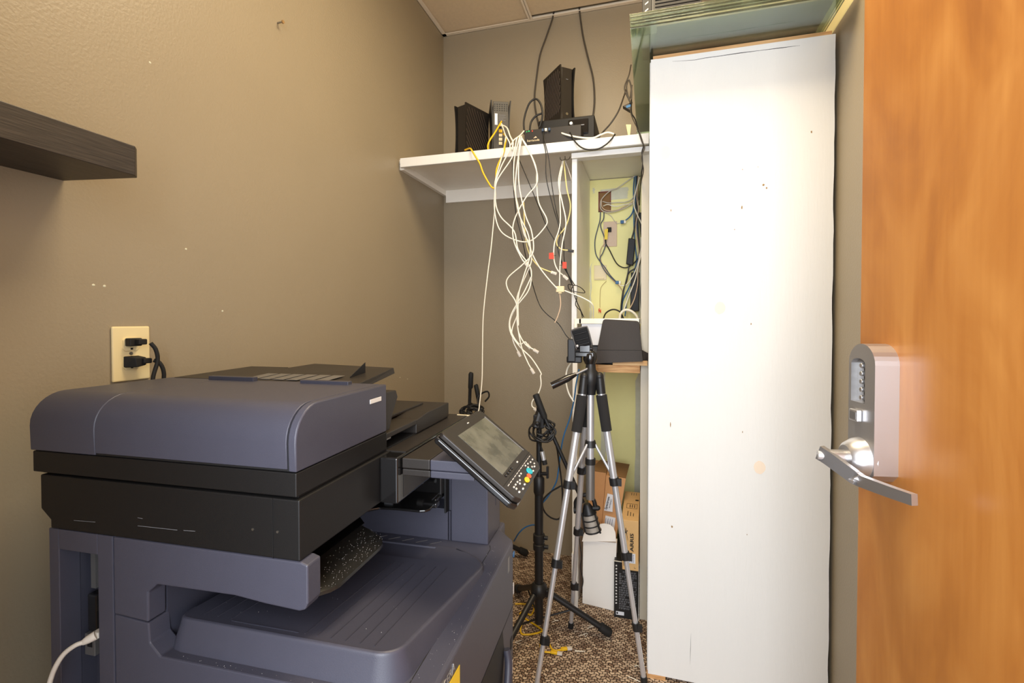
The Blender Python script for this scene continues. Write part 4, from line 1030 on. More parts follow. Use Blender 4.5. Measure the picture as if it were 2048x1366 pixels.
# wires: alcove fittings on the yellow wall
YW = YB - .0065
jb = thing('junction_box', 'open red-brown junction box in the yellow alcove wall', 'junction box', at(1210, 403, Y=YW))
a_, c_ = at(1197, 384, Y=YW), at(1222, 423, Y=YW)
b = MB(); b.box((a_.x, YW - .004, c_.z), (a_.x + .005, YW, a_.z)); b.box((c_.x - .004, YW - .004, c_.z), (c_.x, YW, a_.z)); b.box((a_.x, YW - .004, a_.z - .005), (c_.x, YW, a_.z)); b.box((a_.x, YW - .004, c_.z), (c_.x, YW, c_.z + .005)); b.build('box_frame', 'jbox', jb, world=True)
b = MB(); b.box((a_.x + .005, YW - .0005, c_.z + .005), (c_.x - .004, YW, a_.z - .005)); b.build('box_inside', 'card2', jb, world=True)
def plate(name, label, p0, p1_, m='beige', cat='outlet'):
    t = thing(name, label, cat, at(p0[0], p1_[1], Y=YW)); A = at(*p0, Y=YW); D = at(*p1_, Y=YW)
    b = MB(); b.box((A.x, YW - .005, D.z), (D.x, YW, A.z)); b.build('cover_plate', m, t, world=True, bevel=.0015); return t, A, D
t1, A, D = plate('wall_outlet', 'beige outlet plate in the alcove with a tagged black plug', (1207, 444), (1234, 493), 'pkcable')
c0 = at(1221, 458, Y=YW - .005); b = MB(); b.cyl(at(1220, 478, Y=YW - .004), at(1220, 478, Y=YW - .009), .017, n=20); b.build('receptacle', 'pkcable', t1, world=True)
pg = thing('power_cable', 'black cord with a yellow warning tag plugged in at the alcove outlet', 'power cord', at(1219, 460, Y=YW - .005))
b = MB(); b.box(at(1214, 464, Y=YW - .02), at(1223, 455, Y=YW - .0095)); b.build('plug', 'rubber', pg, world=True, bevel=.002)
cable('cord', None, px([(1217, 460, 2.40), (1212, 470, 2.39), (1211, 485, 2.40), (1219, 500, 2.41), (1232, 525, 2.41), (1243, 534, 2.405), (1254, 535, 2.40), (1266, 528, 2.40), (1276, 517, 2.40)], 2.4), .0028, 'bcable', parent=pg)
b = MB(); b.hull8([at(1209, 459, Y=2.385), at(1216, 457, Y=2.385), at(1215, 479, Y=2.385), at(1209, 479, Y=2.385)], [at(1209, 459, Y=2.387), at(1216, 457, Y=2.387), at(1215, 479, Y=2.387), at(1209, 479, Y=2.387)]); b.build('warning_tag', 'stick', pg, world=True)
t2, A, D = plate('phone_jack', 'beige phone jack plate low on the alcove wall', (1188, 531), (1213, 560), 'beige', 'jack')
b = MB(); b.box((A.x + .004, YW - .012, D.z + .006), (D.x - .012, YW - .005, D.z + .012)); b.build('jack_body', 'ivory', t2, world=True, bevel=.001)
# power adapters and strip
def brick(name, label, c4, Y, th, m, cat):
    P = [at(x, y, Y=Y) for x, y in c4]; b = MB(); b.hull8(P, [p_ + Vector((0, th, 0)) for p_ in P]); return b.build(name, m, label=label, cat=cat, bevel=.003, seg=2)
brick('power_adapter', 'black power adapter hanging in the middle of the alcove wires', [(1257, 476), (1271, 478), (1266, 531), (1252, 528)], 2.375, .028, 'black', 'power adapter')
brick('power_adapter', 'black power adapter high on the right of the alcove', [(1277, 424), (1287, 426), (1292, 472), (1281, 473)], 2.395, .025, 'black', 'power adapter')
ps = brick('power_strip', 'black power strip standing behind the bin in the alcove', [(1262, 545), (1279, 544), (1278, 622), (1260, 624)], 2.392, .03, 'black', 'power strip')
# the alcove cables
def acable(label, pts, r, m, Y=2.40, grp='cables in the alcove', name='network_cable'):
    return cable(name, label, px(pts, Y), r, m, group=grp, n=6, sub=5)
acable('pale cable running from the junction box up to the right of the alcove', [(1270, 352, 2.41), (1255, 362), (1235, 376), (1220, 382), (1206, 395), (1201, 405), (1202, 418), (1212, 424), (1230, 423), (1252, 415), (1268, 405)], .0026, 'gcable', 2.40)
acable('pale cable sagging in the upper loop beside the junction box', [(1205, 403), (1218, 406), (1235, 405), (1252, 404), (1265, 397), (1270, 382), (1272, 355)], .0024, 'gcable', 2.408)
acable('pale cable in the lower loop beside the junction box', [(1203, 400), (1204, 414), (1214, 421), (1235, 420), (1250, 412), (1266, 402), (1272, 385)], .0024, 'pkcable', 2.395)
acable('cream cable in the middle loop beside the junction box', [(1207, 412, 2.41), (1216, 409), (1232, 413), (1248, 409), (1265, 408)], .0024, 'wcable', 2.39)
acable('dull blue cable dropping on the left below the junction box', [(1201, 424), (1200, 440), (1196, 455), (1190, 480), (1191, 505), (1198, 520), (1210, 535), (1220, 550), (1232, 563)], .0024, 'nvcable', 2.41)
acable('dull blue cable crossing below the junction box', [(1208, 424), (1207, 438), (1201, 450), (1207, 470), (1212, 485), (1206, 505), (1200, 516), (1202, 527), (1212, 545), (1232, 564)], .0024, 'nvcable', 2.402)
acable('beige cable curving behind the tagged plug', [(1213, 484), (1204, 494), (1200, 508), (1203, 525), (1212, 543), (1225, 560), (1238, 572), (1246, 585), (1247, 600)], .0024, 'pkcable', 2.415)
acable('blue cable falling straight down the alcove bundle', [(1269, 352), (1267, 380), (1268, 410), (1268, 450), (1270, 490), (1273, 520), (1268, 550), (1258, 575), (1246, 600), (1243, 622, 2.38)], .0032, 'blcable', 2.41)
acable('second blue cable in the alcove bundle', [(1272, 352), (1271, 400), (1273, 440), (1276, 480), (1277, 510), (1269, 540), (1264, 570), (1254, 600), (1250, 632, 2.36)], .003, 'blcable', 2.402)
acable('black cable falling down the left of the alcove bundle', [(1274, 352), (1273, 400), (1272, 430), (1268, 460), (1263, 478)], .0034, 'bcable', 2.395)
acable('thick black cable in the middle of the alcove bundle', [(1276, 352), (1275, 400), (1276, 450), (1278, 500), (1278, 530), (1258, 545), (1253, 562), (1247, 580), (1243, 605), (1241, 635, 2.37)], .0036, 'bcable', 2.388)
acable('black cable on the right edge of the alcove bundle', [(1285, 470), (1284, 500), (1290, 520), (1291, 535), (1284, 560), (1281, 590), (1283, 620), (1285, 645)], .003, 'bcable', 2.40)
acable('beige cable running down through the alcove bundle', [(1277, 352), (1274, 395), (1277, 420), (1272, 450), (1276, 490), (1278, 510), (1276, 545), (1275, 570), (1268, 600), (1255, 625, 2.36)], .0026, 'pkcable', 2.38)
acable('white cable bowing out to the right of the alcove bundle', [(1279, 355), (1270, 390), (1268, 410), (1274, 428), (1284, 450), (1288, 470), (1284, 500), (1277, 530), (1270, 560), (1258, 590), (1248, 620, 2.36)], .003, 'wcable', 2.372)
acable('white cable meeting the blue jack near the phone plate', [(1283, 495), (1275, 530), (1264, 555), (1252, 570), (1242, 571), (1238, 568)], .0026, 'wcable', 2.378)
acable('black cord dropping from the middle adapter', [(1258, 530), (1256, 545), (1250, 570), (1246, 590), (1242, 615), (1243, 640, 2.36)], .0028, 'bcable', 2.375)
cable('white_hose', 'thick white cord arching over the back of the bin', px([(1239, 640, 2.2), (1241, 628), (1250, 620), (1262, 622), (1273, 632), (1278, 650), (1282, 672), (1284, 700, 2.15)], 2.25), .006, 'wcable')
cable('power_cable', 'black cord arching up behind the left half of the bin', px([(1206, 640, 2.25), (1212, 626), (1226, 619), (1240, 624), (1248, 640)], 2.3), .0035, 'bcable')
cable('network_cable', 'pale cord looping above the switch plate on the yellow wall', px([(1208, 424), (1222, 432), (1232, 446), (1240, 446)], 2.415), .0014, 'gcable')
for lab, q0, col in (('blue network jack dangling high in the alcove', (1246, 444), 'blcable'), ('blue network jack near the alcove phone plate', (1236, 565), 'blcable')):
    t = thing('network_jack', lab, 'jack', at(*q0, Y=2.385)); c0 = at(*q0, Y=2.385)
    b = MB(); b.box(c0 + Vector((-.012, -.006, -.008)), c0 + Vector((.004, .006, .008))); b.build('jack_body', col, t, world=True, bevel=.002)
    b = MB(); b.box(c0 + Vector((.004, -.005, -.007)), c0 + Vector((.014, .005, .007))); b.build('jack_cap', 'wcable', t, world=True, bevel=.002)
cable('network_cable', 'short blue cable ending in the high blue jack', px([(1251, 441), (1260, 433), (1266, 422), (1268, 405)], 2.39), .003, 'blcable')
cable('copper_wire', 'thin bare wire hanging below the phone jack', px([(1213, 562), (1202, 575), (1200, 595), (1200, 615)], 2.42), .0009, 'chip')
b = MB(); c0 = at(1200, 622, Y=2.42)
for k in range(5): b.curve([c0 + Vector((random.uniform(-.008, .008), 0, random.uniform(-.01, .012))) for _ in range(3)], .0012, 5, 3)
b.build('wire_ends', 'red', label='frayed orange wire ends hanging on the alcove wall', cat='wire')
b = MB(); a_, c_ = at(1291, 364, Y=2.4), at(1296, 376, Y=2.4); b.box((-.0305 + .001, 2.38, c_.z), (-.013, 2.384, a_.z)); b.build('blue_tape', 'bluetape', label='scrap of blue tape at the top right of the alcove', cat='tape')
b = MB(); a_, c_ = at(1293, 976, Y=2.3), at(1296, 1000, Y=2.3); b.box((-.02, 2.30, c_.z), (-.0125, 2.303, a_.z)); b.build('blue_tape', 'bluetape', label='scrap of blue tape low on the right of the alcove', cat='tape')

# ================================================================== BOXES ON THE ALCOVE FLOOR
# black printed box
bb = thing('carton', 'black printed carton standing on the carpet in the alcove', 'box', (-.067, 2.1, 0))
b = MB(); b.box((-.128, 1.985, 0), (-.035, 2.235, .230)); 
b = MB(); b.box((-.130, 1.978, 0), (-.036, 2.24, .230)); b.build('carton_body', 'bbox', bb, world=True, bevel=.001)
b = MB(); b.box((-.034, 1.978, 0), (-.0325, 2.0, .23)); b.build('edge_strip', 'wcard', bb, world=True)
b = MB(); b.box((-.130, 1.9772, .2292), (-.036, 1.98, .2312)); b.build('top_edge', 'wcable', bb, world=True)
b = MB(); rnd = random.Random(2)
for k in range(17):
    z = .190 - k * .0093
    x = -.110
    while x < -.044:
        wd = rnd.uniform(.004, .013); 
        if rnd.random() < .92: b.box((x, 1.9772, z), (min(x + wd, -.042), 1.9780, z + .0022)); b.box((x, 1.9772, z - .0035), (min(x + wd * .8, -.042), 1.9780, z - .0018))
        x += wd + .0018
b.build('fine_print', 'greyink', bb, world=True)
b = MB()
for k in range(13):
    z = .212 - k * .0128; x = -.121; c_ = rnd.random()
    b.prism([(x - .003, z - .003), (x + .003, z - .003 + c_ * .002), (x + .003 * c_, z + .0035), (x - .003, z + .003)], 1.9770, 1.978, 'y')
b.build('icon', 'wink', bb, world=True)
b = MB(); b.box((-.122, 1.977, .012), (-.090, 1.978, .026)); b.build('white_label', 'paper', bb, world=True)
b = MB(); b.box((-.120, 1.9765, .015), (-.114, 1.977, .023)); b.build('label_mark', 'ink', bb, world=True)
# ARRIS box
ab = thing('carton', 'tan modem carton standing upright on the black carton', 'box', (-.06, 2.08, .2315))
Xa, Xb, Ya, Yb_, Za, Zb = -.0945, -.0335, 1.915, 2.235, .2325, .430
# front leans very slightly, tapers a bit wider at the top
b = MB(); b.hull8([(Xa, Ya, Za), (Xb, Ya, Za), (Xb, Yb_, Za), (Xa, Yb_, Za)], [(Xa - .004, Ya - .004, Zb), (Xb - .0, Ya - .004, Zb), (Xb - .0, Yb_, Zb), (Xa - .004, Yb_, Zb)]); b.build('carton_body', 'card3', ab, world=True, bevel=.001)
yF = Ya - .0048
text('ARRIS', .0185, frame((-.058, yF, .345), (0, -.02, 1), (-1, 0, 0)), 'ink', ab, bold=.0003, sx=1.5)
b = MB(); b.prism([(-.083, .400), (-.0815, .400), (-.078, .380), (-.073, .350), (-.0735, .350), (-.0795, .378), (-.0865, .380), (-.0835, .383)], yF - .0003, yF + .0006, 'y'); b.prism([(-.078, .387), (-.076, .391), (-.074, .389), (-.076, .385)], yF - .0003, yF + .0006, 'y'); b.build('emblem', 'ink', ab, world=True)
b = MB(); b.box((-.079, Ya - .003, .262), (-.045, Ya - .0005, .300)); b.build('address_label', 'paper', ab, world=True)
b = MB()
for k in range(4):
    for j in range(6): b.box((-.076 + k * .007, Ya - .0035, .266 + j * .0055), (-.073 + k * .007 + .0008 * (j % 2), Ya - .0028, .269 + j * .0055))
b.build('label_print', 'blueink', ab, world=True)
b = MB(); b.box((-.090, Ya - .0018, .248), (-.0885, Ya - .0002, .285)); b.box((-.050, Ya - .001, .2425), (-.043, Ya + .0, .2435)); b.box((-.050, Ya - .001, .2425), (-.0492, Ya, .2485)); b.build('side_print', 'ink', ab, world=True)
b = MB(); zt3 = Zb
b.box((-.085, 2.035, zt3), (-.042, 2.037, zt3 + .0005)); b.box((-.085, 2.085, zt3), (-.042, 2.087, zt3 + .0005)); b.box((-.085, 2.035, zt3), (-.0835, 2.087, zt3 + .0005)); b.box((-.0435, 2.035, zt3), (-.042, 2.087, zt3 + .0005))
for k in range(3): b.box((-.072 + k * .009, 2.045, zt3), (-.069 + k * .009, 2.077, zt3 + .0005))
for k in range(3): b.box((-.078 + k * .011, 1.955, zt3), (-.0755 + k * .011, 1.955 + .05 - .01 * k, zt3 + .0005))
for k in range(3): b.box((-.07 + k * .010, 2.19, zt3), (-.068 + k * .010, 2.22, zt3 + .0005))
b.box((-.051, 2.125, zt3), (-.037, 2.14, zt3 + .0005))
b.build('top_print', 'ink', ab, world=True)
# the brown boxes behind
TS = frame((-.262, 2.075, 0), Vector((1, .05, 0)), Vector((0, 0, 1)))
lx = thing('carton', 'plain brown carton standing at the left in the alcove behind the white box', 'box', (-.22, 2.2, 0))
def carton(root, c4top, zt, ytop, depth, m):
    """front face from the floor to a top edge, leaning to the right"""
    (xa, xb), (xc, xd) = c4top
    b = MB(); A = [(xa, ytop - .02, .002), (xb, ytop - .02, .002), (xb, ytop - .02 + depth, .002), (xa, ytop - .02 + depth, .002)]
    T_ = [(xc, ytop, zt), (xd, ytop, zt - .006), (xd, ytop + depth, zt - .006), (xc, ytop + depth, zt)]
    b.hull8(A, T_); return b.build('carton_body', m, root, world=True, bevel=.0012)
carton(lx, ((-.268, -.217), (-.246, -.175)), .547, 2.12, .17, 'card')
b = MB(); b.hull8([(-.246, 2.12, .548), (-.176, 2.12, .543), (-.176, 2.29, .543), (-.216, 2.29, .548)], [(-.246, 2.12, .5495), (-.176, 2.12, .5445), (-.176, 2.29, .5445), (-.216, 2.29, .5495)]); b.build('dark_flap', 'card2', lx, world=True)
rx = thing('carton', 'brown carton with white internet labels, right of the plain brown one', 'box', (-.15, 2.2, 0))
carton(rx, ((-.2155, -.170), (-.1735, -.090)), .538, 2.10, .20, 'card')
b = MB(); b.hull8([(-.1625, 2.10, .540), (-.090, 2.10, .534), (-.090, 2.30, .534), (-.1425, 2.30, .540)], [(-.1625, 2.10, .5415), (-.090, 2.10, .5355), (-.082, 2.30, .5355), (-.1505, 2.30, .5415)]); b.build('dark_flap', 'card2', rx, world=True)
def onface(x, y): return at(x, y, Y=2.0945)
def lab(c4, m, nm, par, dy=0):
    P = [at(x, y, Y=2.089 - dy) for x, y in c4]; b = MB(); b.hull8(P, [p_ + Vector((0, .002, 0)) for p_ in P]); return b.build(nm, m, par, world=True)
lab([(1215, 987), (1226, 990), (1225, 1024), (1208, 1021)], 'paper', 'internet_label', rx)
lab([(1211, 1031), (1231, 1036), (1228, 1062), (1208, 1058)], 'paper', 'address_label', rx)
d1 = (at(1220, 990, Y=2.087) - at(1212, 1022, Y=2.087)).normalized()
text('Spectrum', .0150, frame(at(1214.5, 1006, Y=2.0868), d1, d1.cross(Vector((0, 1, 0))) * -1 if False else Vector((-d1.z, 0, d1.x))), 'ink', rx, bold=.0002)
text('INTERNET', .009, frame(at(1221, 1007, Y=2.0868), d1, Vector((-d1.z, 0, d1.x))), 'greyink', rx)
b = MB()
for k in range(4):
    P0 = at(1212 + k * 4.3, 1036 + k * .9, Y=2.0868); P1_ = at(1209.5 + k * 4.3, 1058, Y=2.0868); b.cyl(P0, P1_, .0009, n=5)
b.build('label_print', 'blueink', rx, world=True)
# white box with the tuck flap up
wx = thing('carton', 'white open carton with a rounded flap standing up in front of the brown ones', 'box', (-.20, 2.05, 0))
b = MB(); W0 = [(-.2665, 2.036), (-.133, 2.020)]
b.hull8([(-.2665, 2.036, .001), (-.133, 2.016, .001), (-.126, 2.062, .001), (-.26, 2.075, .001)], [(-.262, 2.02, .278), (-.122, 2.010, .290), (-.122, 2.055, .288), (-.262, 2.062, .278)]); b.build('carton_body', 'wcard', wx, world=True, bevel=.001)
b = MB(); F = [at(1164, 1083, Y=2.014), at(1232, 1083, Y=2.006), at(1231, 1066, Y=2.01), at(1227, 1055, Y=2.012), at(1219, 1049, Y=2.014), at(1208, 1047, Y=2.016), at(1194, 1049, Y=2.018), at(1181, 1053, Y=2.02), at(1172, 1060, Y=2.02), at(1167, 1070, Y=2.018)]
k_ = len(F); b.add(F + [p_ + Vector((0, .0015, 0)) for p_ in F], [tuple(range(k_ - 1, -1, -1)), tuple(range(k_, 2 * k_))] + [(i, (i + 1) % k_, k_ + (i + 1) % k_, k_ + i) for i in range(k_)]); b.build('tuck_flap', 'wcard', wx, world=True)
# narrow white carton at the partition
nw = thing('carton', 'narrow white carton with small grey print beside the partition foot', 'box', (-.292, 1.98, 0))
b = MB(); b.box((-.303, 1.972, .001), (-.279, 1.999, .24)); b.build('carton_body', 'wcard', nw, world=True, bevel=.001)
text('model', .012, frame((-.293, 1.9712, .085), (0, 0, 1), (-1, 0, 0)), 'greyink', nw)

# ================================================================== HANGING CABLES
def Z(lst, Y=1.905, s=2.439, ox=940, oy=200):
    return [(ox + q[0] / s, oy + q[1] / s) + ((q[2],) if len(q) > 2 else ()) for q in lst]
def hang(label, pts, m='wcable', r=.0026, Y=1.905, plugm='plug', end=True, grp='white network cables hanging off the shelf', wob=0, name='network_cable'):
    P = px(pts, Y); t = thing(name, label, 'cable', P[-1], group=grp)
    cable('jacket', None, P, r, m, parent=t)
    if end: plugend(t, P, plugm)
    return t
hang('white cable ending in the lowest left of the dangling plugs', [(1040, 272, 1.96)] + Z([(240, 188), (215, 300), (215, 420), (235, 520), (262, 650), (290, 700), (300, 780), (275, 850), (230, 960), (232, 1040), (205, 1120), (212, 1180), (235, 1228)]), Y=1.900)
hang('white cable bowing far left then crossing to the second dangling plug', [(1038, 274, 1.96)] + Z([(228, 190), (205, 280), (130, 400), (125, 500), (150, 570), (215, 640), (235, 730), (285, 800), (300, 850), (285, 930), (225, 1010), (195, 1080), (205, 1140), (240, 1190), (268, 1180), (278, 1192)]), Y=1.893)
hang('white cable from the back-facing router making the widest low loop', [(1003, 247, 2.03), (1008, 262, 1.99)] + Z([(172, 170, 1.91), (195, 230), (150, 330), (125, 410), (120, 540), (150, 640), (230, 686), (300, 685), (365, 620), (374, 580), (335, 500), (325, 400), (322, 330), (290, 250), (262, 200), (240, 180, 1.96)]), Y=1.898, end=False)
hang('white cable crossing right to left in the middle of the bundle', [(1044, 272, 1.96)] + Z([(255, 190), (310, 300), (328, 400), (270, 480), (215, 590), (212, 680), (250, 770), (270, 795)]), Y=1.888)
hang('white cable with a small loop left, ending in the rightmost dangling plug', [(1041, 273, 1.96)] + Z([(243, 190), (237, 300), (240, 420), (270, 560), (300, 640), (308, 740), (260, 800), (185, 868), (183, 920), (225, 990), (230, 1080), (238, 1135), (270, 1192), (312, 1218)]), Y=1.882)
hang('single thin white cable dropping alone behind the copier panel', Z([(175, 175, 1.96), (160, 260), (122, 400), (124, 480), (105, 700), (85, 860), (65, 1050)]) + [(965, 700), (964, 760, 1.9), (959, 810, 1.88), (955, 850, 1.86), (953, 1000, 1.85)], r=.0024, end=False, Y=1.908)
hang('short white cable ending in the plug at mid height', Z([(262, 500), (268, 640), (285, 740), (330, 808), (370, 830), (398, 840)]), Y=1.910, m='pycable')
cw = thing('cable_coupler', 'beige cable coupler hanging in the white cables', 'coupler', at(1121, 579, Y=1.905))
c0 = at(1121, 579, Y=1.905); b = MB(); b.box(c0 + Vector((-.017, -.008, -.011)), c0 + Vector((.016, .008, .013))); b.box(c0 + Vector((-.008, -.007, -.017)), c0 + Vector((.006, .007, -.011))); b.build('coupler_body', 'beige', cw, world=True, bevel=.002)
hang('white cable running down right into the beige coupler', Z([(250, 600), (300, 740), (335, 810), (380, 870), (425, 920)]), Y=1.895, end=False)
hang('white cable leading from the beige coupler to the plastic bin', Z([(462, 930), (500, 945), (560, 970), (598, 1000), (602, 1062, 1.97)]), Y=1.905, end=False)
hang('white cable trailing lowest down to the microphone stand', Z([(300, 860), (262, 940), (200, 1050), (196, 1130), (240, 1200), (300, 1260), (345, 1330)]) + [(1081, 752), (1082, 770), (1076, 788), (1065, 802), (1064, 812), (1069, 817)], Y=1.887)
hang('white cable ending in the plug above the microphone stand', Z([(235, 1000), (230, 1080), (250, 1200), (282, 1280), (300, 1312)]), Y=1.880)
hang('white cable hanging straight in the middle of the bundle', [(1042, 275, 1.96)] + Z([(250, 195), (228, 330), (222, 450), (240, 560), (285, 660), (292, 760), (262, 860), (236, 960), (236, 1100)]), Y=1.876, end=False)
# right hand group hung on a hook
hk = thing('cup_hook', 'small steel hook under the shelf holding the right-hand cables', 'hook', at(1130, 320, Y=2.0))
h0 = at(1130, 318, Y=2.0)
b = MB(); b.curve([h0 + Vector((0, 0, .012)), h0, h0 + Vector((-.008, -.004, -.006)), h0 + Vector((-.018, -.004, -.002)), h0 + Vector((-.02, -.004, .008))], .0018, 6, 4); b.curve([h0 + Vector((0, 0, .0)), h0 + Vector((.008, -.004, -.006)), h0 + Vector((.018, -.004, -.002)), h0 + Vector((.022, -.004, .006))], .0018, 6, 4); b.build('hook_wire', 'screw', hk, world=True, smooth=60)
g2 = 'pale cables hanging from the hook under the shelf'
hang('white cable from the hook running down into the beige coupler', Z([(452, 296, 2.0), (432, 400), (450, 500), (468, 600), (450, 700), (440, 790), (436, 918)]), Y=1.915, end=False, grp=g2)
hang('white cable from the hook ending in a small plug beside the orange tags', Z([(455, 298, 2.0), (437, 420), (440, 600), (412, 700), (410, 780), (428, 830), (458, 858)]), Y=1.922, grp=g2)
hang('pale yellow cable from the hook curling to the right', Z([(458, 298, 2.0), (472, 430), (490, 520), (470, 610), (428, 670), (424, 705), (445, 728), (480, 734)]), m='pycable', Y=1.93, plugm='brownblack', grp=g2)
hang('pair of thin grey cables from the hook toward the partition', Z([(465, 300, 2.0), (480, 340), (495, 390), (506, 440, 2.05)]), m='gcable', r=.0018, Y=1.99, end=False, grp=g2)
hang('short beige cord tail below the coupler', Z([(438, 945), (442, 1000), (430, 1050), (414, 1086)]), m='pkcable', r=.0022, Y=1.905, end=False, grp=g2)
for lab_, c4 in (('orange-red paper tag on the left of the hook cables', [(1098, 506), (1107, 505), (1108, 518), (1098, 518)]), ('orange-red paper tag near the partition', [(1125, 524), (1133, 524), (1133, 537), (1125, 537)])):
    P = [at(x, y, Y=1.90) for x, y in c4]; t = thing('cable_tag', lab_, 'tag', P[3], group='orange tags on cables')
    b = MB(); b.hull8(P, [p_ + Vector((0, .0015, 0)) for p_ in P]); b.build('tag', 'red', t, world=True)
    b = MB(); q0 = (P[1] + P[2]) / 2 if 'left' in lab_ else (P[0] + P[3]) / 2; b.curve([q0, q0 + Vector((.008 if 'left' in lab_ else -.012, .006, .001))], .001, 5, 2); b.build('tag_string', 'ink', t, world=True)
gb = 'thin black cords hanging in front of the back wall'
def bl(label, pts, r=.0018, Y=1.93, m='bcable'): return cable('power_cable', label, px(pts, Y), r, m, cat='cable', group=gb, n=6, sub=5)
bl('black cord dropping from the network switch past the hook', [(1088, 262, 1.945), (1087, 282, 1.925)] + Z([(370, 260), (372, 380), (405, 520), (438, 640), (430, 740), (470, 830), (500, 900), (512, 960), (555, 1060, 1.96)]), Y=1.922)
bl('second black cord dropping from the network switch', [(1086, 262, 1.945), (1090, 284, 1.922)] + Z([(385, 290), (400, 420), (425, 560), (455, 670), (460, 780), (485, 870), (505, 915)]), Y=1.935)
bl('long black cord sweeping down right to the tripod head', Z([(188, 240, 1.96), (205, 300), (210, 400), (225, 560), (255, 680), (275, 780), (300, 880), (335, 990), (370, 1040), (430, 1090), (470, 1150), (495, 1172)]), Y=1.945)
bl('black cord branching between the white bundle and the orange tags', Z([(235, 280, 1.955), (290, 410), (335, 520), (375, 620), (420, 700), (445, 790), (490, 870), (512, 905)]), Y=1.945)
bl('knotted black cord at the partition edge', Z([(505, 905), (480, 900), (485, 925), (515, 935), (560, 940), (540, 915), (505, 905), (495, 940), (520, 960), (515, 1000), (540, 1030), (548, 1062, 1.96)]), Y=1.94)
# on the shelf and above
gy = 'cables on top of the shelf'
def sc(label, pts, r, m, Y, name='cable', grp=gy): return cable(name, label, px(pts, Y), r, m, cat='cable', group=grp, n=8, sub=6)
sc('yellow cable from the router back falling behind the shelf edge', [(1003, 243, 2.04), (999, 250, 2.02), (990, 265, 1.99), (980, 280, 1.97), (976, 290, 1.96), (976, 299, 1.95)], .0036, 'ycable', 1.98, 'network_cable')
sc('yellow cable draped over the shelf edge left of the bundle', [(930, 300, 1.96), (940, 297, 1.926), (945, 303), (953, 316), (960, 328), (966, 345), (975, 362), (983, 374), (989, 377)], .0036, 'ycable', 1.912, 'network_cable')
sc('yellow cable from the lower router port curving over the edge', [(1007, 268, 2.04), (1012, 275, 1.98), (1010, 290, 1.925), (1006, 308), (998, 325), (993, 340), (992, 356)], .0036, 'ycable', 1.912, 'network_cable')
sc('white cable from the router port joining the hanging bundle', [(1004, 250, 2.04), (1014, 256, 2.0), (1020, 272, 1.96), (1026, 285, 1.93), (1024, 300)], .0032, 'wcable', 1.91, 'network_cable')
sc('white cable lying along the shelf front before the bundle', [(1048, 262, 1.99), (1040, 271, 1.96), (1028, 280, 1.945), (1022, 290, 1.925)], .003, 'wcable', 1.94, 'network_cable')
sc('thick black cord making the tall loop left of the middle router', [(1049, 268, 1.99), (1048, 240), (1058, 208), (1072, 198), (1082, 210), (1085, 232), (1079, 255)], .0042, 'bcable', 2.0)
sc('thick black cord making the small loop left of the middle router', [(1059, 266, 1.99), (1062, 245), (1072, 232), (1086, 226)], .0042, 'bcable', 2.005)
sc('dark cable hanging from the ceiling gap on the left', [(1108, 22, 2.425), (1104, 40), (1092, 75), (1080, 110), (1073, 155), (1069, 195), (1072, 225), (1078, 252)], .0042, 'dcable', 2.415, grp='dark cables coming down from the ceiling')
sc('dark cable hanging from the ceiling gap on the right', [(1158, 8, 2.425), (1160, 30), (1166, 72), (1176, 115), (1186, 155), (1189, 195), (1187, 225), (1182, 250)], .0042, 'dcable', 2.415, grp='dark cables coming down from the ceiling')
sc('dark cord curving down to the shelf at the right', [(1252, 180, 2.3), (1247, 195, 2.25), (1237, 222), (1222, 246), (1206, 264), (1198, 274, 2.05)], .0036, 'dcable', 2.2)
sc('white audio cord running right along the shelf front', [(1107, 258, 2.005), (1118, 264, 1.96), (1135, 270), (1160, 275), (1185, 276, 1.94), (1200, 270), (1215, 265), (1228, 268)], .0034, 'wcable', 1.942)
sc('black cord looping below the shelf edge at the right', [(1133, 254, 2.005), (1140, 265, 1.95), (1148, 280, 1.925), (1160, 293), (1175, 299), (1195, 298), (1212, 289), (1224, 277, 1.925), (1230, 269, 1.945)], .003, 'bcable', 1.918)
sc('black cord twisting down past the shelf into the alcove', [(1263, 200, 2.1), (1263, 225, 2.0), (1270, 238, 1.96), (1276, 258, 1.925), (1283, 280), (1287, 292), (1284, 305), (1285, 330), (1283, 350, 1.95), (1280, 380, 2.1), (1279, 410, 2.3)], .0026, 'bcable', 1.915)
sc('second black cord twisted beside the one entering the alcove', [(1264, 205, 2.11), (1261, 222, 2.0), (1268, 243, 1.955), (1278, 262, 1.92), (1286, 286), (1289, 296), (1283, 315), (1287, 340), (1282, 365, 1.98), (1277, 400, 2.3)], .0022, 'dcable', 1.908)
sc('bunched dark cord hanging beside the glass sheets', [(1262, 130, 2.2), (1258, 150), (1250, 170), (1250, 182), (1256, 195), (1262, 205), (1263, 180), (1258, 160), (1253, 175), (1259, 198), (1264, 170)], .003, 'dcable', 2.17)
ak = thing('power_adapter', 'black adapter with a blue label hanging beside the glass sheets', 'power adapter', at(1254, 222, Y=2.2))
P = [at(1245, 212, Y=2.18), at(1262, 204, Y=2.18), at(1264, 222, Y=2.18), at(1258, 220, Y=2.18)]
b = MB(); b.hull8(P, [p_ + Vector((0, .03, 0)) for p_ in P]); b.build('case', 'brownblack', ak, world=True, bevel=.002)
b = MB(); b.hull8([at(1252, 212, Y=2.178), at(1261, 208, Y=2.178), at(1262, 213, Y=2.178), at(1253, 216, Y=2.178)], [at(1252, 212, Y=2.1795), at(1261, 208, Y=2.1795), at(1262, 213, Y=2.1795), at(1253, 216, Y=2.1795)]); b.build('blue_label', 'bluetape', ak, world=True)
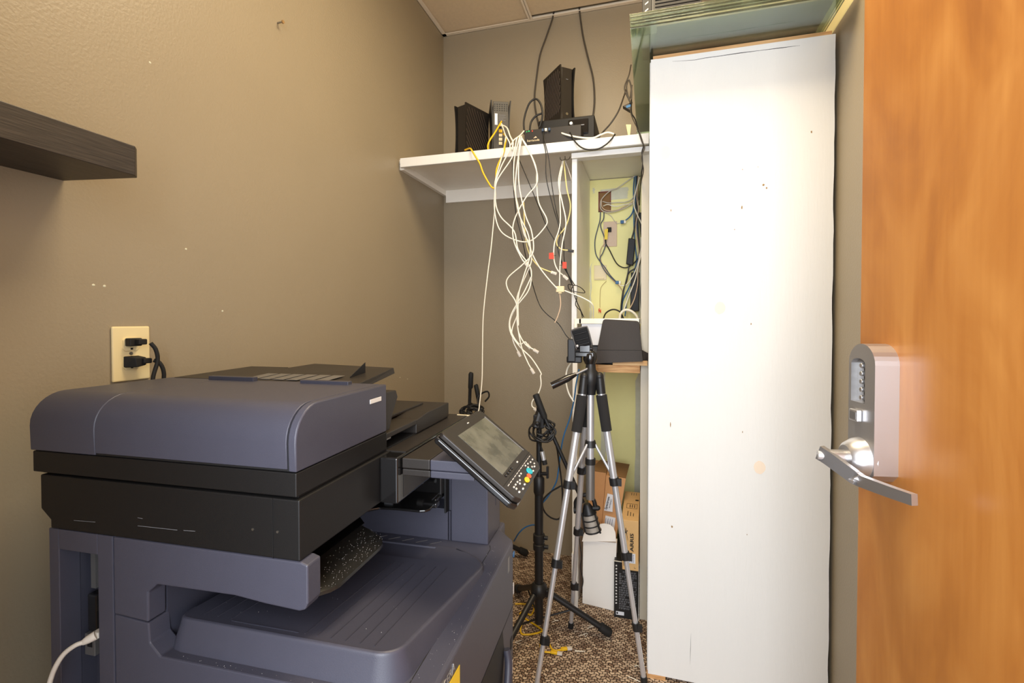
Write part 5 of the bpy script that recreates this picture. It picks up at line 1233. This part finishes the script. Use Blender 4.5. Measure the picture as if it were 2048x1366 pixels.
b = MB(); P = [at(1252, 249, Y=2.0), at(1262, 249, Y=2.0), at(1260, 270, Y=2.0), at(1256, 270, Y=2.0)]; b.hull8(P, [p_ + Vector((0, .002, 0)) for p_ in P]); b.build('sticky_note', 'yellow', label='pale yellow paper scrap on the shelf beside the glass', cat='paper')
# cables near the tripod
sc('white cord curving down beside the tripod head', [(1143, 724, 1.72), (1134, 740), (1132, 762), (1137, 785), (1147, 803)], .003, 'wcable', 1.75, grp=None)
sc('blue cable hanging down behind the microphone stand', [(1158, 738, 1.95), (1152, 770), (1148, 800), (1140, 835), (1128, 870), (1122, 900), (1117, 940), (1112, 965), (1098, 990), (1086, 1005)], .003, 'blcable', 1.94, 'network_cable', grp=None)
sc('blue cable arching low between the copier and the stand', [(1028, 1082, 2.0), (1038, 1066), (1050, 1055), (1064, 1050), (1075, 1051)], .003, 'blcable', 1.95, 'network_cable', grp=None)
# floor cables
def fl(label, pts, m='ycable', r=.0034, nm='network_cable', plug=True):
    P = [at(x, y, Z=r + .0008) for x, y in pts]; t = thing(nm, label, 'cable', P[-1], group='yellow cables on the carpet')
    cable('jacket', None, P, r, m, parent=t)
    if plug:
        d = (P[-1] - P[-2]).normalized(); T_ = frame(P[-1] + Vector((0, 0, .002)), d, Vector((-d.y, d.x, 0)))
        b = MB(T_); b.box((-.012, -.006, -.004), (.012, .006, .005)); b.build('boot', 'ycable', t, world=True, bevel=.002)
        b = MB(T_); b.box((.012, -.006, -.004), (.030, .006, .004)); b.build('plug', 'plug', t, world=True, bevel=.001)
fl('yellow cable on the carpet ending in the upper plug', [(1030, 1208), (1050, 1208), (1068, 1212), (1062, 1230), (1050, 1224), (1040, 1228), (1055, 1240), (1075, 1253), (1088, 1264), (1096, 1280), (1103, 1297), (1112, 1301), (1128, 1299)])
fl('yellow cable on the carpet ending in the lower plug', [(1045, 1245), (1041, 1258), (1044, 1268), (1058, 1269), (1075, 1266), (1088, 1262), (1083, 1278), (1081, 1295), (1088, 1303), (1102, 1305), (1108, 1306)])
b = MB(); rnd = random.Random(4)
for q in [(1183, 1254), (1165, 1270), (1270, 1330), (1283, 1345), (1268, 1358), (1040, 1285), (1110, 1245), (1285, 1366), (1160, 1300), (1035, 1111)]:
    c0 = at(*q, Z=.004)
    b.curve([c0 + Vector((rnd.uniform(-.02, .02), rnd.uniform(-.015, .015), rnd.uniform(0, .004))) for _ in range(4)], .0009, 5, 4)
b.build('lint', 'wcable', label='scattered white lint and thread on the brown carpet', cat='debris', kind='stuff')
